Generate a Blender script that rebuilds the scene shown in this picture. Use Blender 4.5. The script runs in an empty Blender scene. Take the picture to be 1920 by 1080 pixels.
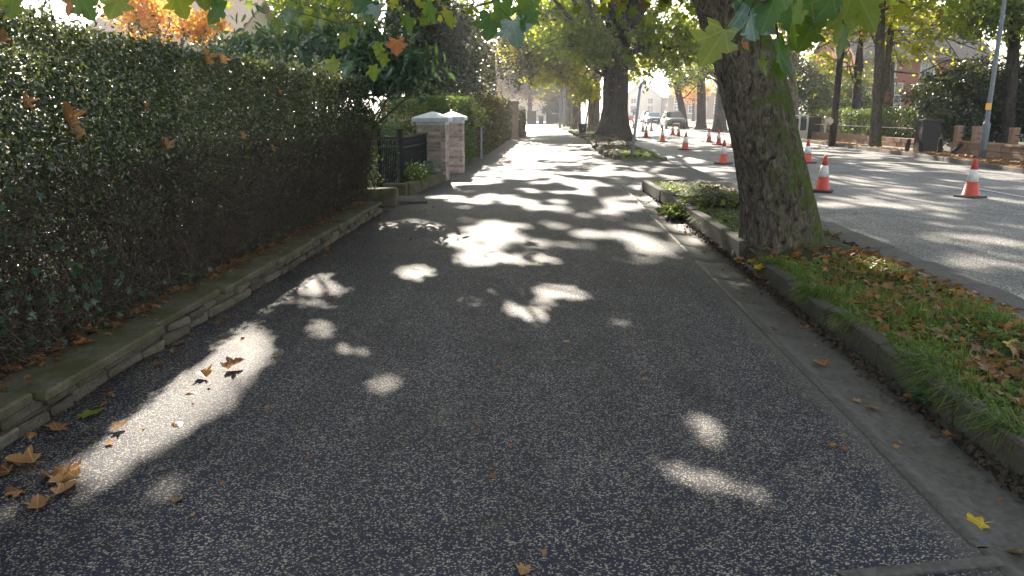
import bpy, bmesh, math, random
import numpy as np
from mathutils import Vector, Matrix, Euler

random.seed(7)
RNG = np.random.default_rng(11)
SC = bpy.context.scene
COL = SC.collection

# ------------------------------------------------------------------ camera
cam_d = bpy.data.cameras.new('camera')
cam = bpy.data.objects.new('camera', cam_d)
COL.objects.link(cam)
cam.location = (0, 0, 1.6)
cam.rotation_euler = (math.radians(90 - 13.38), 0, math.radians(2.546))
cam_d.sensor_width = 36.0
cam_d.lens = 26.25
cam_d.clip_start = 0.05
cam_d.clip_end = 3000
SC.camera = cam

# ------------------------------------------------------------------ light
SUN_EL, SUN_AZ = math.radians(29), math.radians(-9)      # azimuth from +Y, negative = to the left
S = np.array([math.sin(SUN_AZ) * math.cos(SUN_EL), math.cos(SUN_AZ) * math.cos(SUN_EL), math.sin(SUN_EL)])
world = bpy.data.worlds.new('World')
SC.world = world
world.use_nodes = True
wn = world.node_tree
bg = wn.nodes['Background']
sky = wn.nodes.new('ShaderNodeTexSky')
sky.sky_type = 'NISHITA'
sky.sun_disc = False
sky.sun_elevation = SUN_EL
sky.sun_rotation = SUN_AZ
sky.air_density = 1.2
sky.dust_density = 1.0
hs = wn.nodes.new('ShaderNodeHueSaturation')
hs.inputs['Saturation'].default_value = 0.42
wn.links.new(sky.outputs[0], hs.inputs['Color'])
wn.links.new(hs.outputs[0], bg.inputs[0])
bg.inputs[1].default_value = 0.10
sun_d = bpy.data.lights.new('sun', 'SUN')
sun_d.energy = 5.0
sun_d.angle = math.radians(0.53)
sun_d.color = (1.0, 0.90, 0.76)
sun = bpy.data.objects.new('sun', sun_d)
COL.objects.link(sun)
sun.rotation_euler = Vector(S).to_track_quat('Z', 'Y').to_euler()
SC.view_settings.view_transform = 'Standard'
SC.view_settings.look = 'None'
SC.view_settings.exposure = 2.1
SC.view_settings.gamma = 1.0
SC.view_settings.use_curve_mapping = False
SC.cycles.max_bounces = 8
SC.cycles.transparent_max_bounces = 8
SC.cycles.use_denoising = True


def add_haze():
    m = bpy.data.materials.new('haze_air')
    m.use_nodes = True
    nt = m.node_tree
    nt.nodes.remove(nt.nodes['Principled BSDF'])
    v = nt.nodes.new('ShaderNodeVolumePrincipled')
    v.inputs['Color'].default_value = (.95, .96, 1, 1)
    v.inputs['Density'].default_value = HAZE
    v.inputs['Anisotropy'].default_value = .5
    nt.links.new(v.outputs[0], nt.nodes['Material Output'].inputs['Volume'])
    tag(MB().box(-410, 410, -70, 710, -1.2, 24).build('haze', m), kind='stuff')


HAZE = 0.0008
# ------------------------------------------------------------------ naming helpers
def tag(o, label=None, cat=None, group=None, kind=None):
    if label: o['label'] = label
    if cat: o['category'] = cat
    if group: o['group'] = group
    if kind: o['kind'] = kind
    return o


def empty(name, loc=(0, 0, 0), rz=0.0):
    o = bpy.data.objects.new(name, None)
    o.empty_display_size = 0.1
    COL.objects.link(o)
    o.location = loc
    o.rotation_euler = (0, 0, rz)
    return o


def link(name, me, parent=None, loc=None, rot=None, scale=None, world_coords=False):
    o = bpy.data.objects.new(name, me)
    COL.objects.link(o)
    if parent: o.parent = parent
    if world_coords and parent: o.location = -Vector(parent.location)
    if loc is not None: o.location = loc
    if rot is not None: o.rotation_euler = rot
    if scale is not None: o.scale = scale
    return o


def copy_tree(o, parent=None):
    c = o.copy()
    COL.objects.link(c)
    c.parent = parent
    for ch in list(o.children):
        copy_tree(ch, c)
    return c


# ------------------------------------------------------------------ numpy noise
def _hash(ix, iy, iz, seed):
    h = (ix.astype(np.int64) * 374761393 + iy.astype(np.int64) * 668265263 + iz.astype(np.int64) * 1274126177 + seed * 144665) & 0x7fffffff
    h = ((h ^ (h >> 13)) * 1103515245) & 0x7fffffff
    h = (h ^ (h >> 16)) & 0xffff
    return h / 65535.0


def vnoise(x, y, z=0.0, seed=0):
    x, y, z = np.broadcast_arrays(np.asarray(x, float), np.asarray(y, float), np.asarray(z, float))
    ix, iy, iz = np.floor(x), np.floor(y), np.floor(z)
    fx, fy, fz = x - ix, y - iy, z - iz
    fx, fy, fz = [t * t * (3 - 2 * t) for t in (fx, fy, fz)]
    r = 0
    for dx in (0, 1):
        for dy in (0, 1):
            for dz in (0, 1):
                w = (fx if dx else 1 - fx) * (fy if dy else 1 - fy) * (fz if dz else 1 - fz)
                r = r + w * _hash(ix + dx, iy + dy, iz + dz, seed)
    return r


def fbm(x, y, z=0.0, seed=0, octv=4):
    a, r, t = 0.5, 0, 0
    x, y, z = np.asarray(x, float), np.asarray(y, float), np.asarray(z, float)
    for k in range(octv):
        r = r + a * vnoise(x, y, z, seed + k * 17)
        t += a
        x, y, z, a = x * 2.03, y * 2.03, z * 2.03, a * 0.5
    return r / t


# ------------------------------------------------------------------ mesh helpers
def np_mesh(name, V, faces, mats, smooth=False):
    """V (n,3); faces: list of (m,k) index arrays"""
    me = bpy.data.meshes.new(name)
    V = np.asarray(V, np.float32)
    faces = [np.asarray(f, np.int32) for f in faces if len(f)]
    loops = np.concatenate([f.ravel() for f in faces])
    tot = np.concatenate([np.full(len(f), f.shape[1], np.int32) for f in faces])
    start = np.concatenate([[0], np.cumsum(tot)[:-1]]).astype(np.int32)
    me.vertices.add(len(V))
    me.vertices.foreach_set('co', V.ravel())
    me.loops.add(len(loops))
    me.loops.foreach_set('vertex_index', loops)
    me.polygons.add(len(tot))
    me.polygons.foreach_set('loop_start', start)
    me.polygons.foreach_set('loop_total', tot)
    if smooth: me.polygons.foreach_set('use_smooth', np.ones(len(tot), bool))
    me.update(calc_edges=True)
    for m in (mats if isinstance(mats, (list, tuple)) else [mats]): me.materials.append(m)
    return me


class MB:
    """collects simple shapes into one mesh"""

    def __init__(self):
        self.v, self.f = [], []

    def add(self, vs, fs):
        n = len(self.v)
        self.v += [tuple(p) for p in vs]
        self.f += [tuple(i + n for i in q) for q in fs]
        return self

    def box(self, x0, x1, y0, y1, z0, z1, c=0.0):
        """box, with chamfered vertical + top edges when c > 0"""
        if c <= 0:
            vs = [(x, y, z) for z in (z0, z1) for (x, y) in ((x0, y0), (x1, y0), (x1, y1), (x0, y1))]
            fs = [(3, 2, 1, 0), (4, 5, 6, 7), (0, 1, 5, 4), (1, 2, 6, 5), (2, 3, 7, 6), (3, 0, 4, 7)]
            return self.add(vs, fs)

        def ring(i, z):
            a, b, d, e = x0 + i, x1 - i, y0 + i, y1 - i
            k = c if i == 0 else c * .6
            return [(a + k, d, z), (b - k, d, z), (b, d + k, z), (b, e - k, z), (b - k, e, z), (a + k, e, z), (a, e - k, z), (a, d + k, z)]
        rings = [ring(0, z0), ring(0, z1 - c), ring(c * .35, z1 - c * .3), ring(c, z1)]
        vs, fs = sum(rings, []), []
        for r in range(3):
            for i in range(8):
                j = (i + 1) % 8
                fs.append((r * 8 + i, r * 8 + j, r * 8 + 8 + j, r * 8 + 8 + i))
        fs.append(tuple(range(24, 32)))
        fs.append(tuple(range(7, -1, -1)))
        return self.add(vs, fs)

    def tube(self, pts, rad, n=8, caps=True):
        pts = [Vector(p) for p in pts]
        if not hasattr(rad, '__len__'): rad = [rad] * len(pts)
        vs, fs = [], []
        ref = None
        for i, p in enumerate(pts):
            d = (pts[min(i + 1, len(pts) - 1)] - pts[max(i - 1, 0)]).normalized()
            if ref is None:
                ref = Vector((1, 0, 0)) if abs(d.x) < .8 else Vector((0, 1, 0))
            a = (ref - d * ref.dot(d)).normalized()
            b = d.cross(a)
            ref = a
            for k in range(n):
                t = 2 * math.pi * k / n
                vs.append(p + (a * math.cos(t) + b * math.sin(t)) * rad[i])
        for i in range(len(pts) - 1):
            for k in range(n):
                j = (k + 1) % n
                fs.append((i * n + k, i * n + j, (i + 1) * n + j, (i + 1) * n + k))
        if caps:
            fs.append(tuple(range(n - 1, -1, -1)))
            fs.append(tuple((len(pts) - 1) * n + k for k in range(n)))
        return self.add(vs, fs)

    def lathe(self, prof, n=16, c=(0, 0, 0)):
        """prof: (r, z) list"""
        vs, fs = [], []
        for r, z in prof:
            for k in range(n):
                t = 2 * math.pi * k / n
                vs.append((c[0] + r * math.cos(t), c[1] + r * math.sin(t), c[2] + z))
        for i in range(len(prof) - 1):
            for k in range(n):
                j = (k + 1) % n
                fs.append((i * n + k, i * n + j, (i + 1) * n + j, (i + 1) * n + k))
        fs.append(tuple(range(n - 1, -1, -1)))
        fs.append(tuple((len(prof) - 1) * n + k for k in range(n)))
        return self.add(vs, fs)

    def mesh(self, name, mat, smooth=False):
        me = bpy.data.meshes.new(name)
        me.from_pydata(self.v, [], self.f)
        if smooth:
            for p in me.polygons: p.use_smooth = True
        me.materials.append(mat)
        me.update()
        return me

    def build(self, name, mat, parent=None, smooth=False, world_coords=False, **k):
        return link(name, self.mesh(name, mat, smooth), parent, world_coords=world_coords, **k)


def grid_mesh(name, xs, ys, zf, mat, smooth=True):
    X, Y = np.meshgrid(xs, ys)
    Z = zf(X, Y)
    V = np.stack([X, Y, Z], -1).reshape(-1, 3)
    nx, ny = len(xs), len(ys)
    i = (np.arange(ny - 1)[:, None] * nx + np.arange(nx - 1)[None]).ravel()
    return np_mesh(name, V, [np.stack([i, i + 1, i + nx + 1, i + nx], 1)], mat, smooth)


def stone_mesh(name, mat, sx, sy, sz, bev, jit, seed):
    """a worn block centred on the origin: bevelled cube with jittered corners"""
    r = random.Random(seed)
    bm = bmesh.new()
    bmesh.ops.create_cube(bm, size=1.0)
    for v in bm.verts:
        v.co = Vector((v.co.x * sx + r.uniform(-jit, jit), v.co.y * sy + r.uniform(-jit, jit), v.co.z * sz + r.uniform(-jit, jit)))
    bmesh.ops.bevel(bm, geom=list(bm.edges), offset=bev, segments=1, affect='EDGES', profile=.5)
    me = bpy.data.meshes.new(name)
    bm.to_mesh(me)
    bm.free()
    me.materials.append(mat)
    return me


# ------------------------------------------------------------------ leaf clouds
def unit(v):
    return v / np.maximum(np.linalg.norm(v, axis=1, keepdims=True), 1e-9)


def frames(N, up=0.6, out=None, droop=0.3, rng=RNG):
    n = rng.normal(size=(N, 3))
    n = unit(n)
    n[:, 2] += up
    if out is not None: n += out
    n = unit(n)
    a = rng.normal(size=(N, 3))
    a[:, 2] -= droop
    a = unit(a - n * np.sum(a * n, 1, keepdims=True))
    return n, a


LEAF_OVAL = (np.array([(0, 0, 0), (-.24, .28, .05), (-.22, .68, .04), (0, 1, -.06), (.22, .68, .04), (.24, .28, .05)]),
             [np.array([(0, 3, 2, 1), (0, 5, 4, 3)])])
LEAF_LONG = (np.array([(0, 0, 0), (-.17, .3, .05), (-.13, .7, .02), (0, 1, -.12), (.13, .7, .02), (.17, .3, .05)]),
             [np.array([(0, 3, 2, 1), (0, 5, 4, 3)])])
LEAF_QUAD = (np.array([(0, 0, 0), (-.42, .55, .08), (0, 1, -.05), (.42, .55, .08)]), [np.array([(0, 2, 1), (0, 3, 2)])])
_l5 = [(0, 0, 0), (.42, .02, -.05), (.25, .26, .04), (.58, .46, -.08), (.2, .56, .03), (0, 1, -.12), (-.2, .56, .03), (-.58, .46, -.08), (-.25, .26, .04), (-.42, .02, -.05)]
LEAF_PLANE = (np.array(_l5), [np.array([(0, i, i + 1) for i in range(1, 9)])])


def leaf_cloud(name, P, size, tmpl, mat, up=0.6, out=None, droop=0.3, rng=RNG, fr=None):
    tv, tf = tmpl
    N, k = len(P), len(tv)
    n, a = fr if fr is not None else frames(N, up, out, droop, rng)
    b = np.cross(a, n)
    size = np.broadcast_to(np.asarray(size, float), (N,))
    V = P[:, None, :] + size[:, None, None] * (tv[None, :, 0:1] * b[:, None] + (tv[None, :, 1:2] - .4) * a[:, None] + tv[None, :, 2:3] * n[:, None])
    off = (np.arange(N) * k)[:, None, None]
    F = [(f[None] + off).reshape(-1, f.shape[1]) for f in tf]
    return np_mesh(name, V.reshape(-1, 3), F, mat)


def sticks_mesh(name, A, B, ra, rb, mat):
    """thin three-sided twigs from A to B"""
    A, B = np.asarray(A, float), np.asarray(B, float)
    N = len(A)
    d = unit(B - A)
    ref = np.where(np.abs(d[:, 2:3]) < .8, np.array([[0, 0, 1.]]), np.array([[1., 0, 0]]))
    u = unit(np.cross(d, ref))
    w = np.cross(d, u)
    ra = np.broadcast_to(np.asarray(ra, float), (N,))[:, None]
    rb = np.broadcast_to(np.asarray(rb, float), (N,))[:, None]
    V = np.zeros((N, 6, 3))
    for k in range(3):
        t = 2 * math.pi * k / 3
        e = u * math.cos(t) + w * math.sin(t)
        V[:, k] = A + e * ra
        V[:, 3 + k] = B + e * rb
    q = np.array([(0, 1, 4, 3), (1, 2, 5, 4), (2, 0, 3, 5)])
    return np_mesh(name, V.reshape(-1, 3), [(q[None] + (np.arange(N) * 6)[:, None, None]).reshape(-1, 4)], mat)


# ------------------------------------------------------------------ where sun reaches the ground through the gaps between boughs
PATCH = [(-2.03, 3.1, 0.0, 0.3, 0.19, -0.13, 1), (-2.02, 3.52, 0.02, 0.41, 0.26, -0.19, 1), (-2.02, 4.02, 0.02, 0.52, 0.32, -0.28, 1), (-2.02, 4.65, 0.0, 0.45, 0.29, -0.32, 1), (-2.06, 4.94, 0.03, 0.31, 0.24, -0.36, 1), (-2.11, 2.8, 0.0, 0.14, 0.07, -0.05, 0.7), (-1.65, 2.82, 0.09, 0.07, 0.1, -0.15, 0.8), (-1.77, 2.55, 0.05, 0.0, 0.05, -0.08, 0.6), (-1.51, 2.4, 0.05, 0.0, 0.06, -0.1, 0.7), (-1.55, 2.94, 0.06, 0.0, 0.06, -0.12, 0.5), (-2.03, 6.5, 0.19, 0.01, 0.08, -0.28, 0.9), (-1.88, 5.97, 0.23, -0.08, 0.05, -0.17, 0.8), (-1.66, 5.25, 0.16, -0.06, 0.09, -0.3, 0.9), (-1.27, 4.74, 0.15, 0.01, 0.04, -0.17, 0.9), (-0.93, 4.13, 0.16, 0.01, 0.04, -0.19, 0.8), (-1.3, 5.44, 0.1, 0.0, 0.04, -0.17, 0.3), (-0.94, 9.13, 0.54, -0.36, 0.02, -0.54, 1), (-0.56, 7.97, 0.58, -0.33, 0.04, -0.59, 1), (-1.41, 10.18, 0.44, 0.02, 0.06, -0.47, 0.9), (-1.3, 7.3, 0.2, 0.01, 0.07, -0.43, 0.9), (0.19, 6.49, 0.26, -0.15, -0.01, -0.32, 1), (-0.29, 6.51, 0.29, 0.01, 0.01, -0.2, 0.6), (-0.15, 5.8, 0.22, -0.15, 0.01, -0.32, 0.9), (-0.04, 5.42, 0.1, -0.21, 0.0, -0.2, 0.7), (-0.63, 6.08, 0.27, 0.01, 0.02, -0.25, 0.5), (-0.71, 5.62, 0.21, 0.01, 0.03, -0.21, 0.4), (0.04, 4.79, 0.08, -0.09, -0.0, -0.11, 0.8), (-0.15, 3.78, 0.06, 0.0, 0.01, -0.18, 0.4), (0.54, 3.67, 0.16, -0.03, -0.02, -0.14, 0.4), (0.74, 3.05, 0.31, -0.21, -0.06, -0.17, 0.9), (0.84, 2.98, 0.18, -0.11, -0.03, -0.12, 0.9), (-0.64, 4.6, 0.09, 0.0, 0.03, -0.21, 0.3), (-1.84, 7.91, 0.15, 0.01, 0.04, -0.18, 0.6), (-0.56, 9.47, 0.49, -0.18, 0.03, -0.49, 0.9), (0.89, 9.7, 0.54, -0.19, -0.04, -0.51, 1), (0.96, 8.34, 0.34, -0.14, -0.05, -0.45, 0.6), (1.33, 8.86, 0.33, -0.34, -0.08, -0.54, 0.9), (0.38, 9.0, 0.29, 0.01, -0.01, -0.3, 0.6), (-1.59, 10.94, 0.63, 0.03, 0.06, -0.44, 0.9), (-0.09, 10.48, 0.45, 0.02, 0.0, -0.45, 0.6), (5.63, 10.04, 0.54, -0.41, -0.31, -0.58, 1), (5.02, 8.68, 0.46, -0.24, -0.34, -0.61, 1), (4.41, 10.44, -0.13, -1.21, -0.16, -0.39, 0.9), (4.84, 12.11, 0.18, -0.63, -0.15, -0.39, 0.6), (1.74, 9.06, -0.08, -1.52, 0.1, -0.18, 0.9), (1.78, 7.03, -0.02, -1.04, 0.05, -0.18, 0.9), (1.8, 5.88, -0.03, -0.57, 0.03, -0.13, 0.5), (2.47, 14.72, 0.39, -0.46, -0.23, -0.77, 1), (2.54, 13.43, 0.36, -0.62, -0.12, -0.64, 0.8), (2.1, 10.58, 0.21, -0.49, -0.06, -0.3, 0.3), (1.9, 12.31, 0.12, -0.67, -0.14, -0.95, 0.8)]


def lit(x, y):
    L = np.zeros_like(x)
    for cx, cy, ax, ay, bx, by, amp in PATCH:
        det = ax * by - ay * bx
        dx, dy = x - cx, y - cy
        u, v = (dx * by - dy * bx) / det, (dy * ax - dx * ay) / det
        L = np.maximum(L, amp * np.clip((1.12 - np.hypot(u, v)) / .3, 0, 1))
    n = .55 * vnoise(x / .75, y / 1.15, seed=5) + .45 * vnoise(x / .28, y / .5, seed=9)
    f_path = np.interp(y, [-3, 2.5, 4, 9.6, 10.2, 14, 20, 28, 35, 42, 60], [.05, .04, .12, .20, .32, .46, .52, .52, .55, .80, .84])
    f_road = np.interp(y, [5, 12, 14, 30, 38, 60], [.03, .18, .42, .48, .75, .82])
    f_far = np.interp(y, [20, 29, 33], [.35, .45, .9])
    f_left = np.interp(y, [-2.5, -1.5, 1.5, 3, 6.2, 7, 20], [0, .62, .5, .45, .8, .2, .3])
    f = np.where(x < -2.25, f_left, np.where(x < 2.3, f_path, np.where(x < 13.6, f_road, f_far)))
    thr = .5 + (.5 - f) * .62
    Z = np.clip((n - thr) / .12 + .5, 0, 1) * (f > .01) * .93
    L = L * np.where(y > 6.8, np.clip(.62 + 1.5 * (vnoise(x / .20, y / .36, seed=41) - .36), 0, 1), np.clip(.98 + .8 * (vnoise(x / .16, y / .26, seed=41) - .40), 0, 1))
    return np.maximum(L, Z)


def shade_keep(P, rng=RNG, amount=1.0):
    """a leaf is left out where its shadow would close one of those gaps"""
    t = P[:, 2] / S[2]
    L = lit(P[:, 0] - S[0] * t, P[:, 1] - S[1] * t)
    return rng.random(len(P)) > amount * 1.02 * (1 - (1 - np.clip(L, 0, 1)) ** 2.2)


# ------------------------------------------------------------------ materials
def new_mat(name, rough=.6, color=(.5, .5, .5), spec=.5, metallic=0.0):
    m = bpy.data.materials.new(name)
    m.use_nodes = True
    b = m.node_tree.nodes['Principled BSDF']
    b.inputs['Base Color'].default_value = (*color, 1)
    b.inputs['Roughness'].default_value = rough
    b.inputs['Specular IOR Level'].default_value = spec
    b.inputs['Metallic'].default_value = metallic
    return m, m.node_tree, b


def N(nt, typ, **kw):
    n = nt.nodes.new(typ)
    for k, v in kw.items():
        if k in n.inputs: n.inputs[k].default_value = v
        else: setattr(n, k, v)
    return n


def ramp(nt, fac, stops, interp='LINEAR'):
    r = nt.nodes.new('ShaderNodeValToRGB')
    r.color_ramp.interpolation = interp
    e = r.color_ramp.elements
    while len(e) > 1: e.remove(e[-1])
    e[0].position = stops[0][0]
    e[0].color = (*stops[0][1], 1)
    for p, c in stops[1:]:
        q = e.new(p)
        q.color = (*c, 1)
    nt.links.new(fac, r.inputs[0])
    return r.outputs[0]


def coords(nt, kind='Object'):
    return nt.nodes.new('ShaderNodeTexCoord').outputs[kind]


def noise_tex(nt, co, scale, detail=4, rough=.55, dist=0.0):
    n = N(nt, 'ShaderNodeTexNoise')
    n.inputs['Scale'].default_value = scale
    n.inputs['Detail'].default_value = detail
    n.inputs['Roughness'].default_value = rough
    n.inputs['Distortion'].default_value = dist
    nt.links.new(co, n.inputs['Vector'])
    return n.outputs['Fac']


def mixc(nt, fac, a, b, mode='MIX'):
    n = nt.nodes.new('ShaderNodeMix')
    n.data_type = 'RGBA'
    n.blend_type = mode
    for sock, val in ((n.inputs['Factor'], fac), (n.inputs['A'], a), (n.inputs['B'], b)):
        pass
    ins = [n.inputs[0], n.inputs[6], n.inputs[7]]
    for s, v in zip(ins, (fac, a, b)):
        if hasattr(v, 'is_output') or isinstance(v, bpy.types.NodeSocket): nt.links.new(v, s)
        elif isinstance(v, (int, float)): s.default_value = v
        else: s.default_value = (*v, 1)
    return n.outputs[2]


def bump(nt, b, h, strength=.4, dist=.01):
    n = N(nt, 'ShaderNodeBump')
    n.inputs['Strength'].default_value = strength
    n.inputs['Distance'].default_value = dist
    nt.links.new(h, n.inputs['Height'])
    nt.links.new(n.outputs[0], b.inputs['Normal'])


def rnd_obj(nt):
    return nt.nodes.new('ShaderNodeObjectInfo').outputs['Random']


def rnd_island(nt):
    return nt.nodes.new('ShaderNodeNewGeometry').outputs['Random Per Island']


def asphalt(name, dark, pale, share, scale, patch=(.75, 1.25), rough=.5, tint=(1, 1, 1), margin=None):
    m, nt, b = new_mat(name, rough, spec=.34)
    co = coords(nt)
    wob = noise_tex(nt, co, scale * .9, 1)
    mp = N(nt, 'ShaderNodeMapping')
    nt.links.new(co, mp.inputs[0])
    add = N(nt, 'ShaderNodeVectorMath', operation='MULTIPLY_ADD')
    nt.links.new(wob, add.inputs[0])
    add.inputs[1].default_value = (.012, .004, 0)
    nt.links.new(mp.outputs[0], add.inputs[2])
    v = N(nt, 'ShaderNodeTexVoronoi')
    v.voronoi_dimensions = '3D'
    v.inputs['Scale'].default_value = scale
    nt.links.new(add.outputs[0], v.inputs['Vector'])
    sep = N(nt, 'ShaderNodeSeparateColor')
    nt.links.new(v.outputs['Color'], sep.inputs[0])
    chips = ramp(nt, sep.outputs[0], [(0, dark), (1 - share, tuple(d * 1.5 for d in dark)), (1 - share + .03, tuple(p * .55 for p in pale)), (1, pale)])
    # bitumen shows between the chips
    gap = ramp(nt, v.outputs['Distance'], [(0, (1, 1, 1)), (.42, (1, 1, 1)), (.62, (.25, .25, .27))])
    c = mixc(nt, 1.0, chips, gap, 'MULTIPLY')
    pt = ramp(nt, noise_tex(nt, co, .9, 6, .65), [(.3, (patch[0],) * 3), (.7, (patch[1],) * 3)])
    c = mixc(nt, 1.0, c, pt, 'MULTIPLY')
    ms = N(nt, 'ShaderNodeMapping')
    ms.inputs['Scale'].default_value = (3.2, .35, 1)
    nt.links.new(co, ms.inputs[0])
    st = noise_tex(nt, ms.outputs[0], 1.0, 5, .7)
    c = mixc(nt, 1.0, c, ramp(nt, st, [(.35, (.8,) * 3), (.65, (1.2,) * 3)]), 'MULTIPLY')
    # dusty scuffs and a few darker damp stains
    dust = ramp(nt, noise_tex(nt, co, 2.6, 7, .75, .8), [(.56, (0, 0, 0)), (.78, (.55, .55, .55))])
    c = mixc(nt, dust, c, tuple(p * .42 for p in pale))
    c = mixc(nt, 1.0, c, ramp(nt, noise_tex(nt, co, .55, 3, .6, 1.5), [(.34, (.62,) * 3), (.42, (1,) * 3)]), 'MULTIPLY')
    if margin is not None:
        sx = N(nt, 'ShaderNodeSeparateXYZ')
        nt.links.new(co, sx.inputs[0])
        ma = N(nt, 'ShaderNodeMath', operation='MULTIPLY_ADD')
        nt.links.new(noise_tex(nt, co, 7, 5, .7), ma.inputs[0])
        ma.inputs[1].default_value = .22
        nt.links.new(sx.outputs[0], ma.inputs[2])
        mr = N(nt, 'ShaderNodeMapRange')
        mr.inputs[1].default_value = margin - .02
        mr.inputs[2].default_value = margin + .16
        mr.inputs[4].default_value = .8
        nt.links.new(ma.outputs[0], mr.inputs[0])
        c = mixc(nt, mr.outputs[0], c, (.085, .08, .068))
    nt.links.new(mixc(nt, 1.0, c, tint, 'MULTIPLY'), b.inputs['Base Color'])
    hr = ramp(nt, v.outputs['Distance'], [(0, (1, 1, 1)), (.7, (0, 0, 0))])
    hm = mixc(nt, .5, hr, sep.outputs[1])
    bump(nt, b, hm, .55, .006)
    return m


def stone(name, c1, c2, scale=6, moss=None, moss_amt=.5, rough=.85, bumpd=.004, var=.25):
    m, nt, b = new_mat(name, rough, spec=.3)
    co = coords(nt)
    n = noise_tex(nt, co, scale, 6, .62)
    c = ramp(nt, n, [(.3, c1), (.7, c2)])
    f = noise_tex(nt, co, scale * 9, 3, .6)
    c = mixc(nt, .5, c, ramp(nt, f, [(.3, tuple(v * .5 for v in c1)), (.65, tuple(min(1, v * 1.25) for v in c2))]))
    if moss:
        mk = ramp(nt, noise_tex(nt, co, 3.1, 5, .65, .6), [(moss_amt - .12, (0, 0, 0)), (moss_amt + .12, (1, 1, 1))])
        c = mixc(nt, mk, c, moss)
    if var:
        c = mixc(nt, 1.0, c, ramp(nt, rnd_obj(nt), [(0, (1 - var,) * 3), (1, (1 + var,) * 3)]), 'MULTIPLY')
    nt.links.new(c, b.inputs['Base Color'])
    bump(nt, b, mixc(nt, .6, n, f), .7, bumpd)
    return m


def leaf_mat(name, cols, trans, tmix=.45, rough=.42, spec=.5, island=True, warm=None, warm_share=.0):
    m, nt, b = new_mat(name, rough, spec=spec)
    r = rnd_island(nt) if island else rnd_obj(nt)
    k = len(cols)
    c = ramp(nt, r, [(i / max(1, k - 1), col) for i, col in enumerate(cols)])
    t = ramp(nt, r, [(i / max(1, len(trans) - 1), col) for i, col in enumerate(trans)])
    if warm:
        w = N(nt, 'ShaderNodeMath', operation='MULTIPLY')
        w.inputs[1].default_value = 7.13
        nt.links.new(r, w.inputs[0])
        fr_ = N(nt, 'ShaderNodeMath', operation='FRACT')
        nt.links.new(w.outputs[0], fr_.inputs[0])
        g = N(nt, 'ShaderNodeMath', operation='LESS_THAN')
        g.inputs[1].default_value = warm_share
        nt.links.new(fr_.outputs[0], g.inputs[0])
        c = mixc(nt, g.outputs[0], c, warm)
        t = mixc(nt, g.outputs[0], t, tuple(min(1, v * 1.8) for v in warm))
    if not island:
        co = coords(nt)
        sp_ = N(nt, 'ShaderNodeSeparateXYZ')
        nt.links.new(co, sp_.inputs[0])

        def mth(op, a_, b_=None, **k):
            q = N(nt, 'ShaderNodeMath', operation=op)
            for i_, v_ in enumerate((a_, b_)):
                if v_ is None: continue
                if isinstance(v_, (int, float)): q.inputs[i_].default_value = v_
                else: nt.links.new(v_, q.inputs[i_])
            return q.outputs[0]
        ang = mth('ARCTAN2', sp_.outputs[0], sp_.outputs[1])
        rad = mth('SQRT', mth('ADD', mth('MULTIPLY', sp_.outputs[0], sp_.outputs[0]), mth('MULTIPLY', sp_.outputs[1], sp_.outputs[1])))
        dd = mth('MULTIPLY', mth('ABSOLUTE', mth('SUBTRACT', mth('FRACT', mth('ADD', mth('DIVIDE', ang, .78), .5)), .5)), mth('MULTIPLY', rad, .78))
        side = mth('MULTIPLY', mth('ABSOLUTE', mth('SUBTRACT', mth('FRACT', mth('MULTIPLY', mth('ADD', rad, mth('MULTIPLY', dd, -.8)), 7.5)), .5)), .13)
        vein = ramp(nt, dd, [(.006, (.55, .55, .55)), (.018, (0, 0, 0))])
        vein2 = ramp(nt, side, [(.003, (.22, .22, .22)), (.012, (0, 0, 0))])
        vf = mixc(nt, 1.0, vein, vein2, 'LIGHTEN')
        lite = tuple(min(1, v * 2.6 + .03) for v in cols[-1])
        c = mixc(nt, vf, c, lite)
        spot = ramp(nt, noise_tex(nt, co, 5.5, 5, .7), [(.60, (0, 0, 0)), (.70, (.75, .75, .75))])
        c = mixc(nt, spot, c, tuple(v * .5 for v in (.20, .11, .03)))
        t = mixc(nt, mixc(nt, .8, (0, 0, 0), spot), t, (.25, .12, .03))
        t = mixc(nt, 1.0, t, ramp(nt, noise_tex(nt, co, 2.2, 3), [(.3, (.7, .75, .7)), (.7, (1.15, 1.1, 1))]), 'MULTIPLY')
    nt.links.new(c, b.inputs['Base Color'])
    tr = N(nt, 'ShaderNodeBsdfTranslucent')
    nt.links.new(t, tr.inputs[0])
    mx = N(nt, 'ShaderNodeMixShader')
    mx.inputs[0].default_value = tmix
    out = nt.nodes['Material Output']
    nt.links.new(b.outputs[0], mx.inputs[1])
    nt.links.new(tr.outputs[0], mx.inputs[2])
    nt.links.new(mx.outputs[0], out.inputs[0])
    return m


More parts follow.
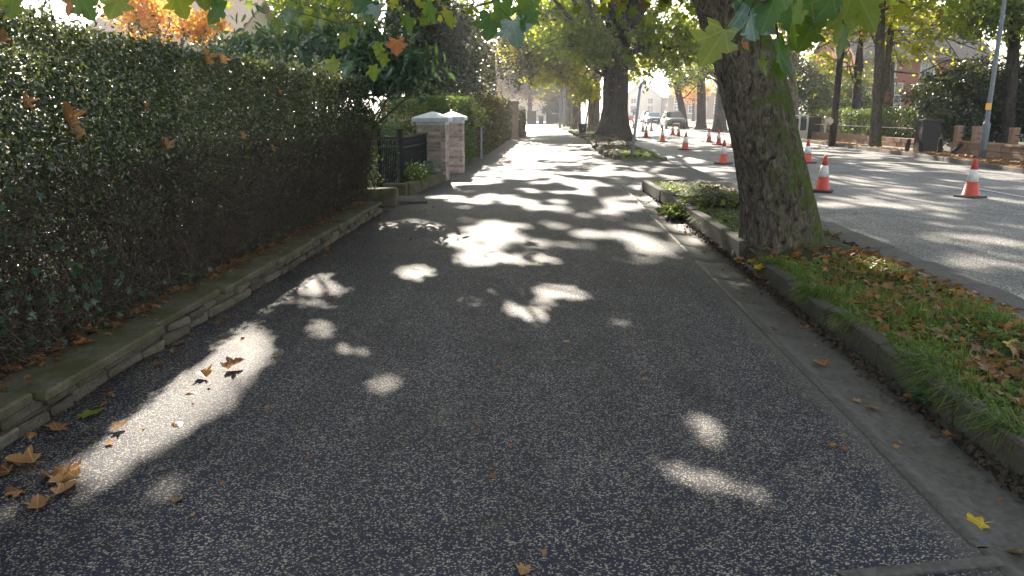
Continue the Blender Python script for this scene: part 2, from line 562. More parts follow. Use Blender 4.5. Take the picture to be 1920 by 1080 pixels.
def bark(name, c1, c2, moss=None, zs=.28, scale=14, bd=.03, moss_dir=None):
    m, nt, b = new_mat(name, .9, spec=.2)
    co = coords(nt)
    mp = N(nt, 'ShaderNodeMapping')
    mp.inputs['Scale'].default_value = (1, 1, zs)
    nt.links.new(co, mp.inputs[0])
    n = noise_tex(nt, mp.outputs[0], scale, 6, .7, 1.2)
    v = N(nt, 'ShaderNodeTexVoronoi')
    v.inputs['Scale'].default_value = scale * 2.2
    nt.links.new(mp.outputs[0], v.inputs['Vector'])
    h = mixc(nt, .45, n, v.outputs['Distance'])
    c = ramp(nt, n, [(.36, tuple(x * .22 for x in c1)), (.48, c1), (.66, c2)])
    if moss:
        g = nt.nodes.new('ShaderNodeNewGeometry')
        sx = N(nt, 'ShaderNodeSeparateXYZ')
        nt.links.new(g.outputs['Normal'], sx.inputs[0])
        a = N(nt, 'ShaderNodeMath', operation='MULTIPLY_ADD')
        nt.links.new(sx.outputs[0], a.inputs[0])
        a.inputs[1].default_value = .16
        nt.links.new(noise_tex(nt, co, 5, 6, .7), a.inputs[2])
        mk = ramp(nt, a.outputs[0], [(.48, (0, 0, 0)), (.68, (1, 1, 1))])
        c = mixc(nt, mk, c, mixc(nt, noise_tex(nt, co, 60, 2), tuple(x * .5 for x in moss), tuple(x * 1.5 for x in moss)))
    nt.links.new(c, b.inputs['Base Color'])
    bump(nt, b, h, .9, bd)
    return m


def plain(name, color, rough=.5, spec=.5, metallic=0.0, dirt=.25, dscale=5.0):
    m, nt, b = new_mat(name, rough, color, spec, metallic)
    if dirt:
        co = coords(nt)
        n = noise_tex(nt, co, dscale, 6, .65)
        nt.links.new(ramp(nt, n, [(.3, tuple(x * (1 - dirt) for x in color)), (.65, color)]), b.inputs['Base Color'])
    return m


M = {}
M['path'] = asphalt('path_asphalt', (.013, .014, .033), (.38, .345, .26), .28, 150, rough=.66, margin=1.60)
M['road'] = asphalt('road_asphalt', (.15, .145, .138), (.44, .42, .38), .42, 62, rough=.7)
M['drive'] = asphalt('drive_asphalt', (.03, .03, .033), (.2, .19, .18), .3, 75, rough=.72)
M['soil'] = stone('soil', (.035, .026, .018), (.075, .055, .038), 9, rough=.95, bumpd=.03, var=0)
M['lawn'] = stone('garden_ground', (.03, .035, .015), (.06, .06, .03), 4, rough=.95, bumpd=.03, var=0)
M['verge'] = stone('verge_earth', (.04, .032, .02), (.075, .06, .035), 10, moss=(.035, .055, .014), moss_amt=.48, rough=.95, bumpd=.03, var=0)
M['coping'] = stone('coping_stone', (.07, .062, .042), (.135, .12, .085), 5, moss=(.055, .055, .02), moss_amt=.5, var=.12)
M['wallstone'] = stone('walling_stone', (.055, .045, .034), (.14, .118, .092), 8, moss=(.05, .05, .025), moss_amt=.6, var=.3)
M['mortar'] = stone('mortar', (.05, .045, .04), (.10, .09, .08), 14, var=0)
M['concrete'] = stone('channel_concrete', (.04, .037, .034), (.09, .083, .073), 3.0, rough=.62, bumpd=.004, var=.1)
M['edging'] = stone('edging_concrete', (.032, .029, .023), (.072, .065, .05), 5, moss=(.036, .04, .014), moss_amt=.58, var=.15)
M['kerb'] = stone('kerb_stone', (.065, .062, .055), (.13, .122, .11), 5, var=.2)
M['sandstone'] = stone('red_sandstone', (.17, .10, .07), (.29, .185, .125), 4, var=.15)
M['paving'] = stone('paving_flag', (.17, .155, .14), (.30, .28, .25), 4, var=.2)
M['darkstone'] = stone('dark_gate_stone', (.018, .017, .016), (.042, .038, .033), 5, var=.15)
M['brick'] = stone('pillar_brick', (.25, .16, .14), (.46, .37, .33), 9, var=.4)
M['brick_mortar'] = stone('brick_mortar', (.30, .28, .26), (.42, .40, .38), 12, var=0)
M['white_paint'] = plain('white_cap_paint', (.60, .645, .69), .6, dirt=.35, dscale=4)
M['black_iron'] = plain('black_iron', (.007, .008, .010), .55, .25, dirt=.2)
M['cone_red'] = plain('cone_red_plastic', (.60, .075, .04), .48, dirt=.42, dscale=9)
M['cone_white'] = plain('cone_white_sleeve', (.72, .71, .69), .42, dirt=.42, dscale=9)
M['rubber'] = plain('black_rubber', (.02, .02, .022), .7)
M['grey_metal'] = plain('galvanised_grey', (.24, .26, .28), .45, metallic=.0, dirt=.25)
M['grey_dark'] = plain('grey_painted_column', (.13, .15, .165), .5, dirt=.3)
M['yellow'] = plain('yellow_plate', (.72, .36, .02), .5, dirt=.1)
M['dark_wood'] = bark('creosoted_wood', (.03, .024, .02), (.06, .05, .04), scale=9, bd=.01)
M['white_wood'] = plain('white_painted_wood', (.66, .65, .60), .6)
M['tan_wood'] = plain('tan_fence_wood', (.36, .29, .17), .7, dirt=.35)
M['housebrick'] = stone('red_house_brick', (.28, .105, .07), (.40, .17, .12), 3, var=0)
M['render_wall'] = plain('cream_render', (.66, .58, .47), .8, dirt=.1)
M['slate'] = stone('roof_slate', (.15, .125, .11), (.23, .195, .175), 4, var=0)
M['tile'] = stone('roof_clay_tile', (.34, .24, .17), (.46, .34, .25), 5, var=0)
M['glass'] = plain('window_glass', (.05, .06, .07), .08, .8, dirt=0)
M['bark_near'] = bark('plane_bark', (.075, .060, .046), (.16, .135, .105), moss=(.055, .078, .014), zs=.42, scale=17, bd=.05)
M['bark_far'] = bark('dark_plane_bark', (.05, .04, .033), (.085, .07, .058), scale=7, bd=.05)
M['bark_pale'] = bark('pale_plane_bark', (.14, .12, .09), (.26, .23, .18), scale=6, bd=.03)
M['twig'] = bark('hedge_twig', (.07, .054, .042), (.14, .112, .088), scale=30, bd=.003)
M['privet'] = leaf_mat('privet_leaf', [(.016, .034, .020), (.028, .052, .028), (.044, .066, .028), (.018, .042, .030)], [(.10, .15, .03), (.26, .27, .07)], .24, .26, .8, warm=(.14, .14, .03), warm_share=.06)
M['laurel'] = leaf_mat('laurel_leaf', [(.022, .060, .036), (.04, .095, .055), (.028, .075, .045)], [(.09, .2, .04), (.2, .28, .05)], .25, .3, .7)
M['plane'] = leaf_mat('plane_crown_leaf', [(.05, .10, .02), (.075, .125, .022), (.11, .14, .025), (.065, .115, .035)], [(.22, .36, .025), (.42, .52, .03), (.58, .58, .04)], .5, .45, .4, warm=(.22, .15, .02), warm_share=.03)
M['plane_gold'] = leaf_mat('plane_gold_leaf', [(.08, .12, .015), (.13, .14, .018), (.06, .10, .016)], [(.48, .54, .03), (.74, .66, .045)], .55, .45, .4, warm=(.30, .16, .02), warm_share=.06)
M['holly'] = leaf_mat('dark_evergreen_leaf', [(.010, .022, .010), (.02, .038, .015), (.028, .034, .016)], [(.05, .08, .015), (.12, .13, .02)], .25, .35, .55)
M['ivy'] = leaf_mat('ivy_hedge_leaf', [(.03, .06, .02), (.045, .085, .03), (.05, .075, .018)], [(.12, .2, .03), (.25, .3, .04)], .35, .45, .4)
M['beech'] = leaf_mat('dark_clipped_leaf', [(.03, .036, .014), (.045, .048, .018), (.035, .045, .02)], [(.12, .12, .02), (.22, .19, .03)], .35, .5, .35)
M['orange_tree'] = leaf_mat('autumn_orange_leaf', [(.42, .19, .03), (.52, .30, .05), (.36, .14, .03)], [(.85, .42, .05), (.95, .62, .10)], .6, .5, .3)
M['brown_tree'] = leaf_mat('brown_far_leaf', [(.17, .09, .05), (.13, .085, .05), (.10, .09, .04)], [(.40, .22, .10), (.34, .26, .10)], .45, .55, .3)
M['bushgreen'] = leaf_mat('bright_shrub_leaf', [(.06, .12, .02), (.10, .16, .03), (.045, .10, .02)], [(.25, .38, .04), (.42, .45, .06)], .4, .45, .4)
M['strap'] = leaf_mat('strap_leaf', [(.025, .07, .045), (.045, .10, .06), (.03, .08, .06)], [(.1, .22, .06), (.15, .25, .08)], .25, .35, .5)
M['flower'] = leaf_mat('white_flower', [(.7, .7, .55), (.75, .72, .5)], [(.8, .8, .6), (.8, .8, .5)], .4, .6, .2)
M['grass'] = leaf_mat('grass_blade', [(.03, .085, .015), (.07, .16, .022), (.12, .19, .035), (.20, .18, .07), (.05, .12, .03)], [(.12, .24, .02), (.26, .32, .04)], .38, .45, .35)
M['hang'] = leaf_mat('hanging_plane_leaf', [(.035, .085, .018), (.055, .105, .02), (.10, .125, .018), (.045, .10, .035)], [(.12, .24, .02), (.30, .36, .025)], .46, .5, .3, island=False)
M['hang_teal'] = leaf_mat('glossy_plane_leaf', [(.03, .075, .04), (.04, .09, .05)], [(.10, .2, .05), (.16, .26, .05)], .25, .24, .8, island=False)
M['hang_lime'] = leaf_mat('lime_plane_leaf', [(.09, .14, .02), (.13, .16, .022)], [(.3, .38, .03), (.4, .42, .04)], .42, .4, .4, island=False)
M['hang_rust'] = leaf_mat('rusty_plane_leaf', [(.24, .075, .03), (.30, .12, .035)], [(.5, .18, .04), (.55, .22, .04)], .4, .5, .3, island=False)


def dead_leaf_mat(name, island):
    return leaf_mat(name, [(.09, .042, .02), (.19, .09, .035), (.30, .16, .06), (.22, .10, .035), (.12, .055, .028), (.34, .19, .07)],
                    [(.30, .12, .03), (.55, .26, .05), (.42, .2, .04)], .28, .5, .4, island=island)


M['dead'] = dead_leaf_mat('fallen_leaf_brown', False)
M['litter'] = dead_leaf_mat('leaf_litter_brown', True)
M['litter_dark'] = leaf_mat('old_leaf_litter', [(.05, .028, .016), (.09, .048, .024), (.14, .075, .035), (.06, .035, .02)], [(.12, .06, .02), (.2, .1, .03)], .15, .6, .3)
M['dead_yellow'] = leaf_mat('fallen_leaf_yellow', [(.45, .30, .02), (.55, .36, .03)], [(.7, .5, .04), (.7, .5, .04)], .3, .45, .4, island=False)
M['dead_green'] = leaf_mat('fallen_leaf_green', [(.16, .19, .025), (.12, .17, .03)], [(.4, .42, .04), (.3, .35, .04)], .3, .45, .4, island=False)
M['car_grey'] = plain('car_silver_paint', (.085, .088, .09), .28, .6, .3, dirt=.1)
M['car_blue'] = plain('car_blue_paint', (.02, .10, .17), .25, .6, .1, dirt=.1)
M['car_black'] = plain('car_black_trim', (.012, .012, .013), .4)
M['headlight'] = plain('headlight_lens', (.82, .82, .80), .15, .8, dirt=0)
M['plate'] = plain('number_plate_white', (.75, .75, .72), .4, dirt=.05)
M['sign_blue'] = plain('sign_blue', (.06, .09, .24), .45, dirt=.1)
M['sign_dark'] = plain('sign_back_grey', (.10, .09, .12), .5, dirt=.1)
M['sign_red'] = plain('sign_red_rim', (.20, .03, .03), .5, dirt=.1)
M['bin_black'] = plain('bin_black_plastic', (.016, .018, .017), .45)
M['line_white'] = plain('road_line_paint', (.52, .51, .48), .6, dirt=.4, dscale=12)

# ------------------------------------------------------------------ the setting
ROADZ = -0.08
o = link('ground', grid_mesh('ground', np.array([-400, -60, -20, 0, 20, 60, 400.]), np.array([-60, 0, 40, 120, 250, 700.]), lambda X, Y: X * 0 - .16, M['lawn']))
tag(o, kind='structure')


def strip(name, left, right, z, mat, cam_=0.0, n=8):
    """sheet between two edge polylines given at the same stations; rises by cam_ in the middle"""
    V, F = [], []
    for (l, r) in zip(left, right):
        for k in range(n + 1):
            t = k / n
            V.append((l[0] + (r[0] - l[0]) * t, l[1] + (r[1] - l[1]) * t, z + cam_ * (1 - (2 * t - 1) ** 2)))
    for i in range(len(left) - 1):
        for k in range(n):
            a = i * (n + 1) + k
            F.append((a, a + 1, a + n + 2, a + n + 1))
    return link(name, np_mesh(name, V, [np.array(F)], mat))


ys = [-6, 0, 4, 8, 12, 16, 20, 25, 32, 42, 52, 62, 72, 82, 92, 110]
pl = np.interp(ys, [-6, 20, 25, 42, 50, 75, 92, 110], [-2.75, -2.75, -2.7, -2.3, -2.1, -2.3, -3.2, -4.5])
prr = np.interp(ys, [-6, 16.4, 16.6, 42, 50, 60, 72, 92, 110], [1.64, 1.64, 2.4, 2.6, 2.6, 2.2, 1.6, 1.2, .5])
tag(strip('path', [(a, y) for a, y in zip(pl, ys)], [(a, y) for a, y in zip(prr, ys)], 0.0, M['path'], .012), kind='structure')
tag(strip('driveway', [(1.62, y) for y in (16.2, 18, 21, 24.5)], [(4.22, y) for y in (16.2, 18, 21, 24.5)], -.006, M['drive']), kind='structure')
ry = [-6, 4, 10, 15, 21, 29, 36, 45, 60, 90, 130, 260]
rk = np.interp(ry, [-6, 10, 15, 21, 29, 36, 45, 260], [12.3, 12.35, 12.6, 13.0, 13.6, 13.85, 13.95, 14.2])
tag(strip('road', [(4.05, y) for y in ry], [(k, y) for k, y in zip(rk, ry)], ROADZ, M['road'], .03), kind='structure')
tag(strip('footway', [(k + .16, y) for k, y in zip(rk, ry)], [(k + 2.2 + 12 * (y < 12), y) for k, y in zip(rk, ry)], .03, M['paving']), kind='structure')
o = link('garden_soil', grid_mesh('garden_soil', np.linspace(-9, -2.86, 40), np.linspace(-3, 13.2, 70), lambda X, Y: .17 + .05 * fbm(X * 2, Y * 2) - .10 * (X > -2.9), M['soil']))
tag(o, kind='structure')

# worn centre and lane lines on the carriageway
rl = empty('road_marking', (9.3, 20, 0))
tag(rl, kind='structure')
for y0, y1, x in [(14.5, 17.2, 9.3), (20, 23.5, 9.4), (27, 31, 9.45), (35, 39, 9.45), (44, 50, 9.5)]:
    link('line', np_mesh('line', [(x, y0, ROADZ + .036), (x + .10, y0, ROADZ + .036), (x + .10, y1, ROADZ + .036), (x, y1, ROADZ + .036)], [np.array([(0, 1, 2, 3)])], M['line_white']), rl, world_coords=True)

# channel, made of short dished concrete units
gut = tag(empty('gutter', (1.85, 8, 0)), kind='structure')
gvar = []
for s in range(4):
    r = random.Random(s)
    prof = [(1.630, -.03), (1.632, .010), (1.675, .012), (1.69, .004), (1.75, -.010), (1.85, -.018), (1.95, -.012), (2.03, .0), (2.045, -.06)]
    V, F = [], []
    L = .915
    st = [-L / 2 + .002, -L / 2 + .012, -.25, 0, .25, L / 2 - .012, L / 2 - .002]
    for k, yy in enumerate(st):
        dz = -.008 if k in (0, len(st) - 1) else r.uniform(-.002, .002)
        for (x, z) in prof: V.append((x + r.uniform(-.0015, .0015) - 1.85, yy, z + dz))
    m_ = len(prof)
    for k in range(len(st) - 1):
        for i in range(m_ - 1):
            a = k * m_ + i
            F.append((a, a + 1, a + m_ + 1, a + m_))
    gvar.append(np_mesh('channel_block', V, [np.array(F)], M['concrete'], True))
y = 1.2
k = 0
while y < 16.3:
    link('channel_block', random.choice(gvar), gut, loc=(random.uniform(-.006, .006) + .02 * max(0, (y - 12) / 4), y - 8, random.uniform(-.004, .004)), rot=(random.uniform(-.004, .004), random.uniform(-.01, .01), random.uniform(-.004, .004)))
    y += .92
# low concrete haunch between channel and edging, with grit in the gap
tag(link('gutter_haunch', grid_mesh('gutter_haunch', np.linspace(2.02, 2.17, 8), np.linspace(.8, 16.2, 220), lambda X, Y: -.035 + .05 * (fbm(X * 12, Y * 6, seed=3) - .4) * (X > 2.04) + .02 * (X > 2.1), M['edging'])), kind='structure')

# edging blocks of the verge
edg = tag(empty('verge_edging', (2.2, 8, 0)), kind='structure')
ev = [stone_mesh('edging_block', M['edging'], .10, .905, .30, .012, .006, s) for s in range(5)]
y = 1.0
while y < 6.9:
    link('edging_block', random.choice(ev), edg, loc=(random.uniform(-.012, .012) - .01, y - 8 + .46, 0 + random.uniform(-.012, .012)), rot=(random.uniform(-.01, .01), random.uniform(-.05, .03), random.uniform(-.012, .012)))
    y += .918
link('edging_block', ev[0], edg, loc=(.02, 7.05 + .1 - 8, -.01), rot=(0, -.05, -.10), scale=(1.1, .45, 1))
y = 8.15
while y < 15.3:
    t = max(0, (y - 12) / 4)
    link('edging_block', random.choice(ev), edg, loc=(random.uniform(-.012, .012) - .03 - .13 * t, y - 8 + .46, .035 + random.uniform(-.012, .012)), rot=(random.uniform(-.012, .012), random.uniform(-.04, .04), random.uniform(-.012, .012) + .03), scale=(1.15, 1, 1.1))
    y += .918
for i in range(5):          # rounded end of the verge at the driveway
    a = i / 4 * 1.45
    link('edging_block', ev[i % 5], edg, loc=(-.12 + (1 - math.cos(a)) * .9, 15.75 + math.sin(a) * .6 - 8, .0), rot=(0, 0, -a), scale=(1.1, .36, .95))

# kerb slabs along the road side of both verges, and of the far footway
kb = tag(empty('road_kerb', (3.9, 8, 0)), kind='structure')
kv = [stone_mesh('kerb_stone', M['kerb'], .56, 1.0, .16, .018, .012, s + 30) for s in range(5)]
y = -1.0
while y < 16.4:
    s = random.uniform(.8, 1.15)
    link('kerb_stone', random.choice(kv), kb, loc=(-.10 + random.uniform(-.025, .025), y + s / 2 - 8, -.03 + random.uniform(-.015, .012)), rot=(random.uniform(-.02, .02), random.uniform(-.05, .03), random.uniform(-.02, .02)), scale=(1, s * .985, 1))
    y += s
while y < 25:
    link('kerb_stone', random.choice(kv), kb, loc=(.17, y + .5 - 8, -.105), scale=(.34, .985, 1))
    y += 1.0
while y < 62:
    s = random.uniform(.85, 1.1)
    link('kerb_stone', random.choice(kv), kb, loc=(.16 + random.uniform(-.02, .02), y + s / 2 - 8, -.03 + random.uniform(-.01, .01)), rot=(0, random.uniform(-.03, .03), 0), scale=(.34, s * .985, 1))
    y += s
fk = tag(empty('footway_kerb', (13.6, 30, 0)), kind='structure')
y = 12.0
while y < 60:
    s = random.uniform(.85, 1.2)
    x = float(np.interp(y + s / 2, ry, rk))
    x2 = float(np.interp(y + s / 2 + .5, ry, rk))
    link('kerb_stone', random.choice(kv), fk, loc=(x + .08 - 13.6, y + s / 2 - 30, -.02 + random.uniform(-.01, .01)), rot=(0, 0, -math.atan2(x2 - x, .5)), scale=(.30, s * .985, 1.05))
    y += s


# verge earth
def verge_h(X, Y):
    d = np.hypot(X - 2.72, Y - 8.3)
    return .105 + .05 * (fbm(X * 2.2, Y * 2.2, seed=8) - .5) + .06 * np.exp(-(d / .8) ** 2) - .10 * np.clip((X - 3.3) / .5, 0, 1) + .03 * np.clip((Y - 9) / 3, 0, 1)


tag(link('verge_soil', grid_mesh('verge_soil', np.linspace(2.2, 3.86, 40), np.linspace(.6, 16.0, 240), verge_h, M['verge'])), kind='structure')


def verge2_h(X, Y):
    e = np.interp(Y, [24.6, 26, 32, 42, 60, 90], [2.6, 2.1, 2.15, 2.35, 1.5, .6])
    rise = np.clip((X - e) / .35, 0, 1) * np.clip((Y - 24.5) / 1.2, 0, 1) * np.clip((4.1 - X) / .35, 0, 1)
    d = np.hypot((X - 3.85), (Y - 43) * .6)
    return -.03 + rise * (.14 + .12 * (fbm(X * 1.7, Y * 1.2, seed=4) - .4) + .20 * np.exp(-(d / 2.0) ** 2))


tag(link('far_verge', grid_mesh('far_verge', np.linspace(.4, 4.12, 40), np.linspace(24.4, 95, 180), verge2_h, M['verge'])), kind='structure')
# broken edging stones of the far verge
fe = tag(empty('far_edging', (2.2, 35, 0)), kind='structure')
fev = [stone_mesh('edging_stone', M['wallstone'], .16, .6, .26, .02, .02, s + 60) for s in range(4)]
y = 25.4
while y < 56:
    s = random.uniform(.7, 1.5)
    x = float(np.interp(y, [25.4, 26, 32, 42, 60], [2.35, 2.1, 2.15, 2.35, 1.5]))
    if random.random() < .85:
        link('edging_stone', random.choice(fev), fe, loc=(x - 2.2 + random.uniform(-.05, .05), y + s * .3 - 35, .04 + random.uniform(-.05, .04)), rot=(random.uniform(-.1, .1), random.uniform(-.15, .15), random.uniform(-.15, .15)), scale=(1, s, 1))
    y += s * .62

# pale concrete strip closing the path in the corner
tag(link('strip_edging', stone_mesh('strip_edging', M['concrete'], .62, .055, .12, .006, .003, 5), loc=(1.36, 2.425, -.042), rot=(0, 0, .20)), kind='structure')

add_haze()

# ------------------------------------------------------------------ low stone wall under the hedge
lw = tag(empty('stone_wall', (-2.75, 6, 0)), 'low mossy stone wall with long coping slabs along the foot of the clipped hedge', 'wall')
MB().box(-.14, .10, -7.4, 5.7, -.1, .148).build('mortar_core', M['mortar'], lw)
joints = [-1.4, -.1, 1.15, 2.3, 3.47, 4.72, 5.75, 6.95, 8.1, 9.15, 10.3, 11.7]
for i in range(len(joints) - 1):
    L = joints[i + 1] - joints[i]
    me = stone_mesh('coping_stone', M['coping'], .36, L - .022, .058, .012, .006, i + 80)
    link('coping_stone', me, lw, loc=((.025, -.03, .02, -.02, .03, -.035, .0, .015, -.01, .01, 0)[i], (joints[i] + joints[i + 1]) / 2 - 6, .177 + random.uniform(-.004, .004)), rot=(random.uniform(-.004, .004), random.uniform(-.01, .02), random.uniform(-.006, .006)))
wv = [stone_mesh('wall_stone', M['wallstone'], .10, .30, .068, .013, .014, s + 100) for s in range(8)]
for row, z in ((0, .032), (1, .108)):
    y = -1.3 + row * .13
    while y < 11.5:
        s = random.uniform(.6, 1.55)
        link('wall_stone', random.choice(wv), lw, loc=(.09 + random.uniform(-.022, .012), y + s * .15 - 6, z + random.uniform(-.005, .005)), rot=(random.uniform(-.05, .05), random.uniform(-.10, .10), random.uniform(-.05, .05) + math.pi * random.choice((0, 1))), scale=(1, s * .97, random.uniform(.93, 1.05)))
        y += s * .31
# end block and threshold flags by the gate
o = link('stone_block', stone_mesh('stone_block', M['coping'], .62, .55, .30, .03, .02, 7), loc=(-2.88, 12.95, .13), rot=(0, 0, .12))
tag(o, 'rough stone block at the gate end of the hedge wall', 'stone block')
o = link('flagstone', stone_mesh('flagstone', M['kerb'], .55, .75, .07, .015, .02, 8), loc=(-2.42, 13.35, .03), rot=(0, .03, .25))
tag(o, 'loose grey flagstone lying on the path in front of the black gate', 'flagstone')

# ------------------------------------------------------------------ clipped hedge
hd = tag(empty('hedge', (-3.4, 6, .2)), 'long clipped dark green privet hedge with bare twiggy foot behind the low stone wall', 'hedge')
rg = np.random.default_rng(3)
HX = -2.86


def hface(y, z):
    bul = .17 * (fbm(y * 1.1, z * 1.3, seed=21) - .5) * 2 + .05 * (vnoise(y * 4, z * 4, seed=22) - .5)
    return HX + bul - .10 * np.clip((.9 - z) / .7, 0, 1)


def htop(x, y):
    return 2.08 + .07 * np.clip((5.5 - y) / 2, 0, 1) + .12 * (fbm(x * 1.4, y * 1.4, seed=23) - .5) + .03 * (vnoise(x * 6, y * 6, seed=24) - .5)


n = 92000
y = rg.uniform(-1.2, 12.3, n)
near = rg.random(n) < .25
y = np.where(near, rg.uniform(1.5, 6, n), y)
z = rg.uniform(.25, 2.1, n)
dens = np.clip((z - .62) / .7, .03, 1) * (.55 + .9 * fbm(y * 1.3, z * 1.6, seed=30))
dens = np.where(y > 8, dens * .9, dens)
dens = np.where((y < 4.4) & (z < 1.1), np.maximum(dens, .30 * np.clip((4.4 - y) / 1.0, 0, 1)), dens)
k = rg.random(n) < dens
y, z = y[k], z[k]
x = hface(y, z) - rg.exponential(.07, len(y)) + rg.normal(0, .018, len(y))
zz = np.where(z > 1.9, htop(x, y) - (2.1 - z) , z) + rg.normal(0, .01, len(y))
P1 = np.stack([x, y, zz], 1)
n = 36000
xt = rg.uniform(-4.3, -2.82, n)
yt = rg.uniform(-1.2, 12.3, n)
P2 = np.stack([xt, yt, htop(xt, yt) - rg.exponential(.05, n) + rg.normal(0, .015, n)], 1)
n = 260                    # stray unclipped shoots along the top edge and face
sx, sy_ = rg.uniform(-3.5, -2.8, n), rg.uniform(1, 12, n)
SH = []
for a_, b_ in zip(sx, sy_):
    L_ = rg.uniform(.06, .22)
    dv = np.array([rg.normal(.1, .25), rg.normal(0, .3), 1.0])
    for t_ in np.linspace(.2, 1, 7): SH.append(np.array([a_, b_, float(htop(a_, b_)) - .02]) + dv * L_ * t_ + rg.normal(0, .012, 3))
SH = np.array(SH)
n = 42000
P3 = np.stack([rg.uniform(-4.2, -3.05, n), rg.uniform(-1, 12.2, n), rg.uniform(.8, 2.0, n)], 1)
n = 80000
P5 = np.stack([-4.22 + rg.normal(0, .10, n), np.where(rg.random(n) < .45, rg.uniform(.5, 6, n), rg.uniform(-1.2, 12.4, n)), rg.uniform(.10, 2.05, n)], 1)
# end face of the hedge
n = 7000
P4 = np.stack([rg.uniform(-4.2, -2.9, n), 12.25 + rg.normal(0, .12, n), rg.uniform(.5, 2.05, n)], 1)
n = 22000
P6 = np.stack([rg.uniform(-4.2, -3.25, n), rg.uniform(.5, 12, n), rg.uniform(.2, .95, n)], 1)
P = np.concatenate([P1, P2, P3, P4, P5, P6, SH])
out = np.zeros_like(P)
out[:len(P1), 0] = .7
sz = rg.uniform(.026, .046, len(P)) * np.where(P[:, 1] > 7, 1.15, 1)
o = link('foliage', leaf_cloud('foliage', P, sz, LEAF_OVAL, M['privet'], up=.55, out=out, droop=-.1, rng=rg), hd, world_coords=True)
tag(o, kind='stuff')
# twigs
n = 12000
ty = rg.uniform(-1.2, 12.2, n)
tz = rg.uniform(.2, 1.25, n) ** 1.0
tx = hface(ty, tz) - rg.exponential(.06, n) + .015
A = np.stack([tx, ty, tz], 1)
D = unit(np.stack([rg.normal(.35, .5, n), rg.normal(0, 1.0, n), rg.normal(.2, .6, n)], 1))
Ln = rg.uniform(.10, .34, n)
mid = A + D * Ln[:, None] * .5
B = mid + unit(D + rg.normal(0, .45, (n, 3))) * Ln[:, None] * .5
A[:, 0] = np.minimum(A[:, 0], -2.82); mid[:, 0] = np.minimum(mid[:, 0], -2.76); B[:, 0] = np.minimum(B[:, 0], -2.72)
r0 = rg.uniform(.002, .0055, n)
ni = 700
iy = np.where(rg.random(ni) < .7, 1.6 + np.abs(rg.normal(0, 1.1, ni)) + .6, rg.uniform(2, 11, ni))
iz = rg.uniform(.22, 1.25, ni) * np.clip((5.5 - iy) / 1.5, .3, 1)
PI_ = np.stack([hface(iy, iz) + rg.normal(0, .03, ni) + .02, iy, np.maximum(iz, .2)], 1)
tag(link('ivy_leaves', leaf_cloud('ivy_leaves', PI_, rg.uniform(.035, .075, ni), LEAF_PLANE, M['laurel'], .3, np.array([[.8, -.3, 0]]), .8, rg), hd, world_coords=True), kind='stuff')
n2 = 260                   # main stems
sy = np.linspace(-1.2, 12.2, n2) + rg.normal(0, .03, n2)
SA = np.stack([rg.uniform(-3.4, -2.95, n2), sy, np.full(n2, .12)], 1)
SB = SA + np.stack([rg.normal(.05, .12, n2), rg.normal(0, .3, n2), rg.uniform(.7, 1.4, n2)], 1)
SB[:, 0] = np.minimum(SB[:, 0], -2.86)
me = sticks_mesh('twigs', np.concatenate([A, mid, SA]), np.concatenate([mid, B, SB]), np.concatenate([r0, r0 * .8, rg.uniform(.006, .014, n2)]), np.concatenate([r0 * .8, r0 * .4, rg.uniform(.003, .006, n2)]), M['twig'])
tag(link('twigs', me, hd, world_coords=True), kind='stuff')


# ------------------------------------------------------------------ plants built from leaf clouds
def blob_points(rng, c, r, n, shell=.55, clumps=0, cr=.3):
    d = unit(rng.normal(size=(n if not clumps else clumps, 3)))
    q = d * (shell + (1 - shell) * rng.random((len(d), 1)))
    q = np.array(c) + q * np.array(r)
    if not clumps: return q
    k = rng.integers(0, clumps, n)
    s = cr * (.5 + rng.random(clumps))
    return q[k] + rng.normal(size=(n, 3)) * s[k][:, None] * np.array([1, 1, .62])


def shrub(name, label, cat, base, blobs, size, tmpl, mat, seed, up=.6, droop=.3, mask=False, stems=14, zmin=.03, group=None, stem_mat='twig', top=.6):
    rng = np.random.default_rng(seed)
    P = np.concatenate([blob_points(rng, *b) for b in blobs])
    P = P[P[:, 2] > zmin]
    if mask: P = P[shade_keep(P, rng)]
    root = tag(empty(name, base), label, cat, group)
    s = rng.uniform(size[0], size[1], len(P))
    tag(link('foliage', leaf_cloud('foliage', P, s, tmpl, M[mat], up, None, droop, rng), root, world_coords=True), kind='stuff')
    if stems:
        mb = MB()
        for i in range(stems):
            b = blobs[i % len(blobs)]
            t = np.array(b[0]) + rng.normal(size=3) * np.array(b[1]) * .45
            p0 = np.array(base) + np.array([rng.normal(0, .12), rng.normal(0, .12), -.05])
            m = (p0 + t) / 2 + rng.normal(0, .12, 3)
            mb.tube([p0, m, t], [.03, .018, .006], 5)
        mb.build('stems', M[stem_mat], root, world_coords=True)
    return root


shrub('laurel_bush', 'broad drooping green laurel bush rising over the far end of the clipped hedge', 'bush', (-4.2, 13.6, .1),
      [((-4.4, 13.6, 2.35), (1.5, 1.2, .62), 3400, .5, 60, .26), ((-2.9, 13.3, 2.3), (.85, .9, .5), 1800, .45, 30, .22), ((-5.3, 13.2, 2.2), (1.0, 1, .5), 1500, .5, 26, .25), ((-3.6, 14.2, 2.7), (1.6, 1, .35), 1200, .4, 26, .2)],
      (.14, .24), LEAF_LONG, 'laurel', 5, up=.5, droop=1.1, stems=22)
shrub('gatepost_shrub', 'thin yellow flecked shrub between the hedge end and the black gate', 'shrub', (-3.25, 13.5, 0),
      [((-3.3, 13.3, 1.3), (.36, .55, .75), 2300, .2, 30, .14), ((-3.25, 13.1, .6), (.24, .35, .4), 700, .2, 12, .1)], (.05, .095), LEAF_LONG, 'ivy', 6, droop=.8, stems=18)
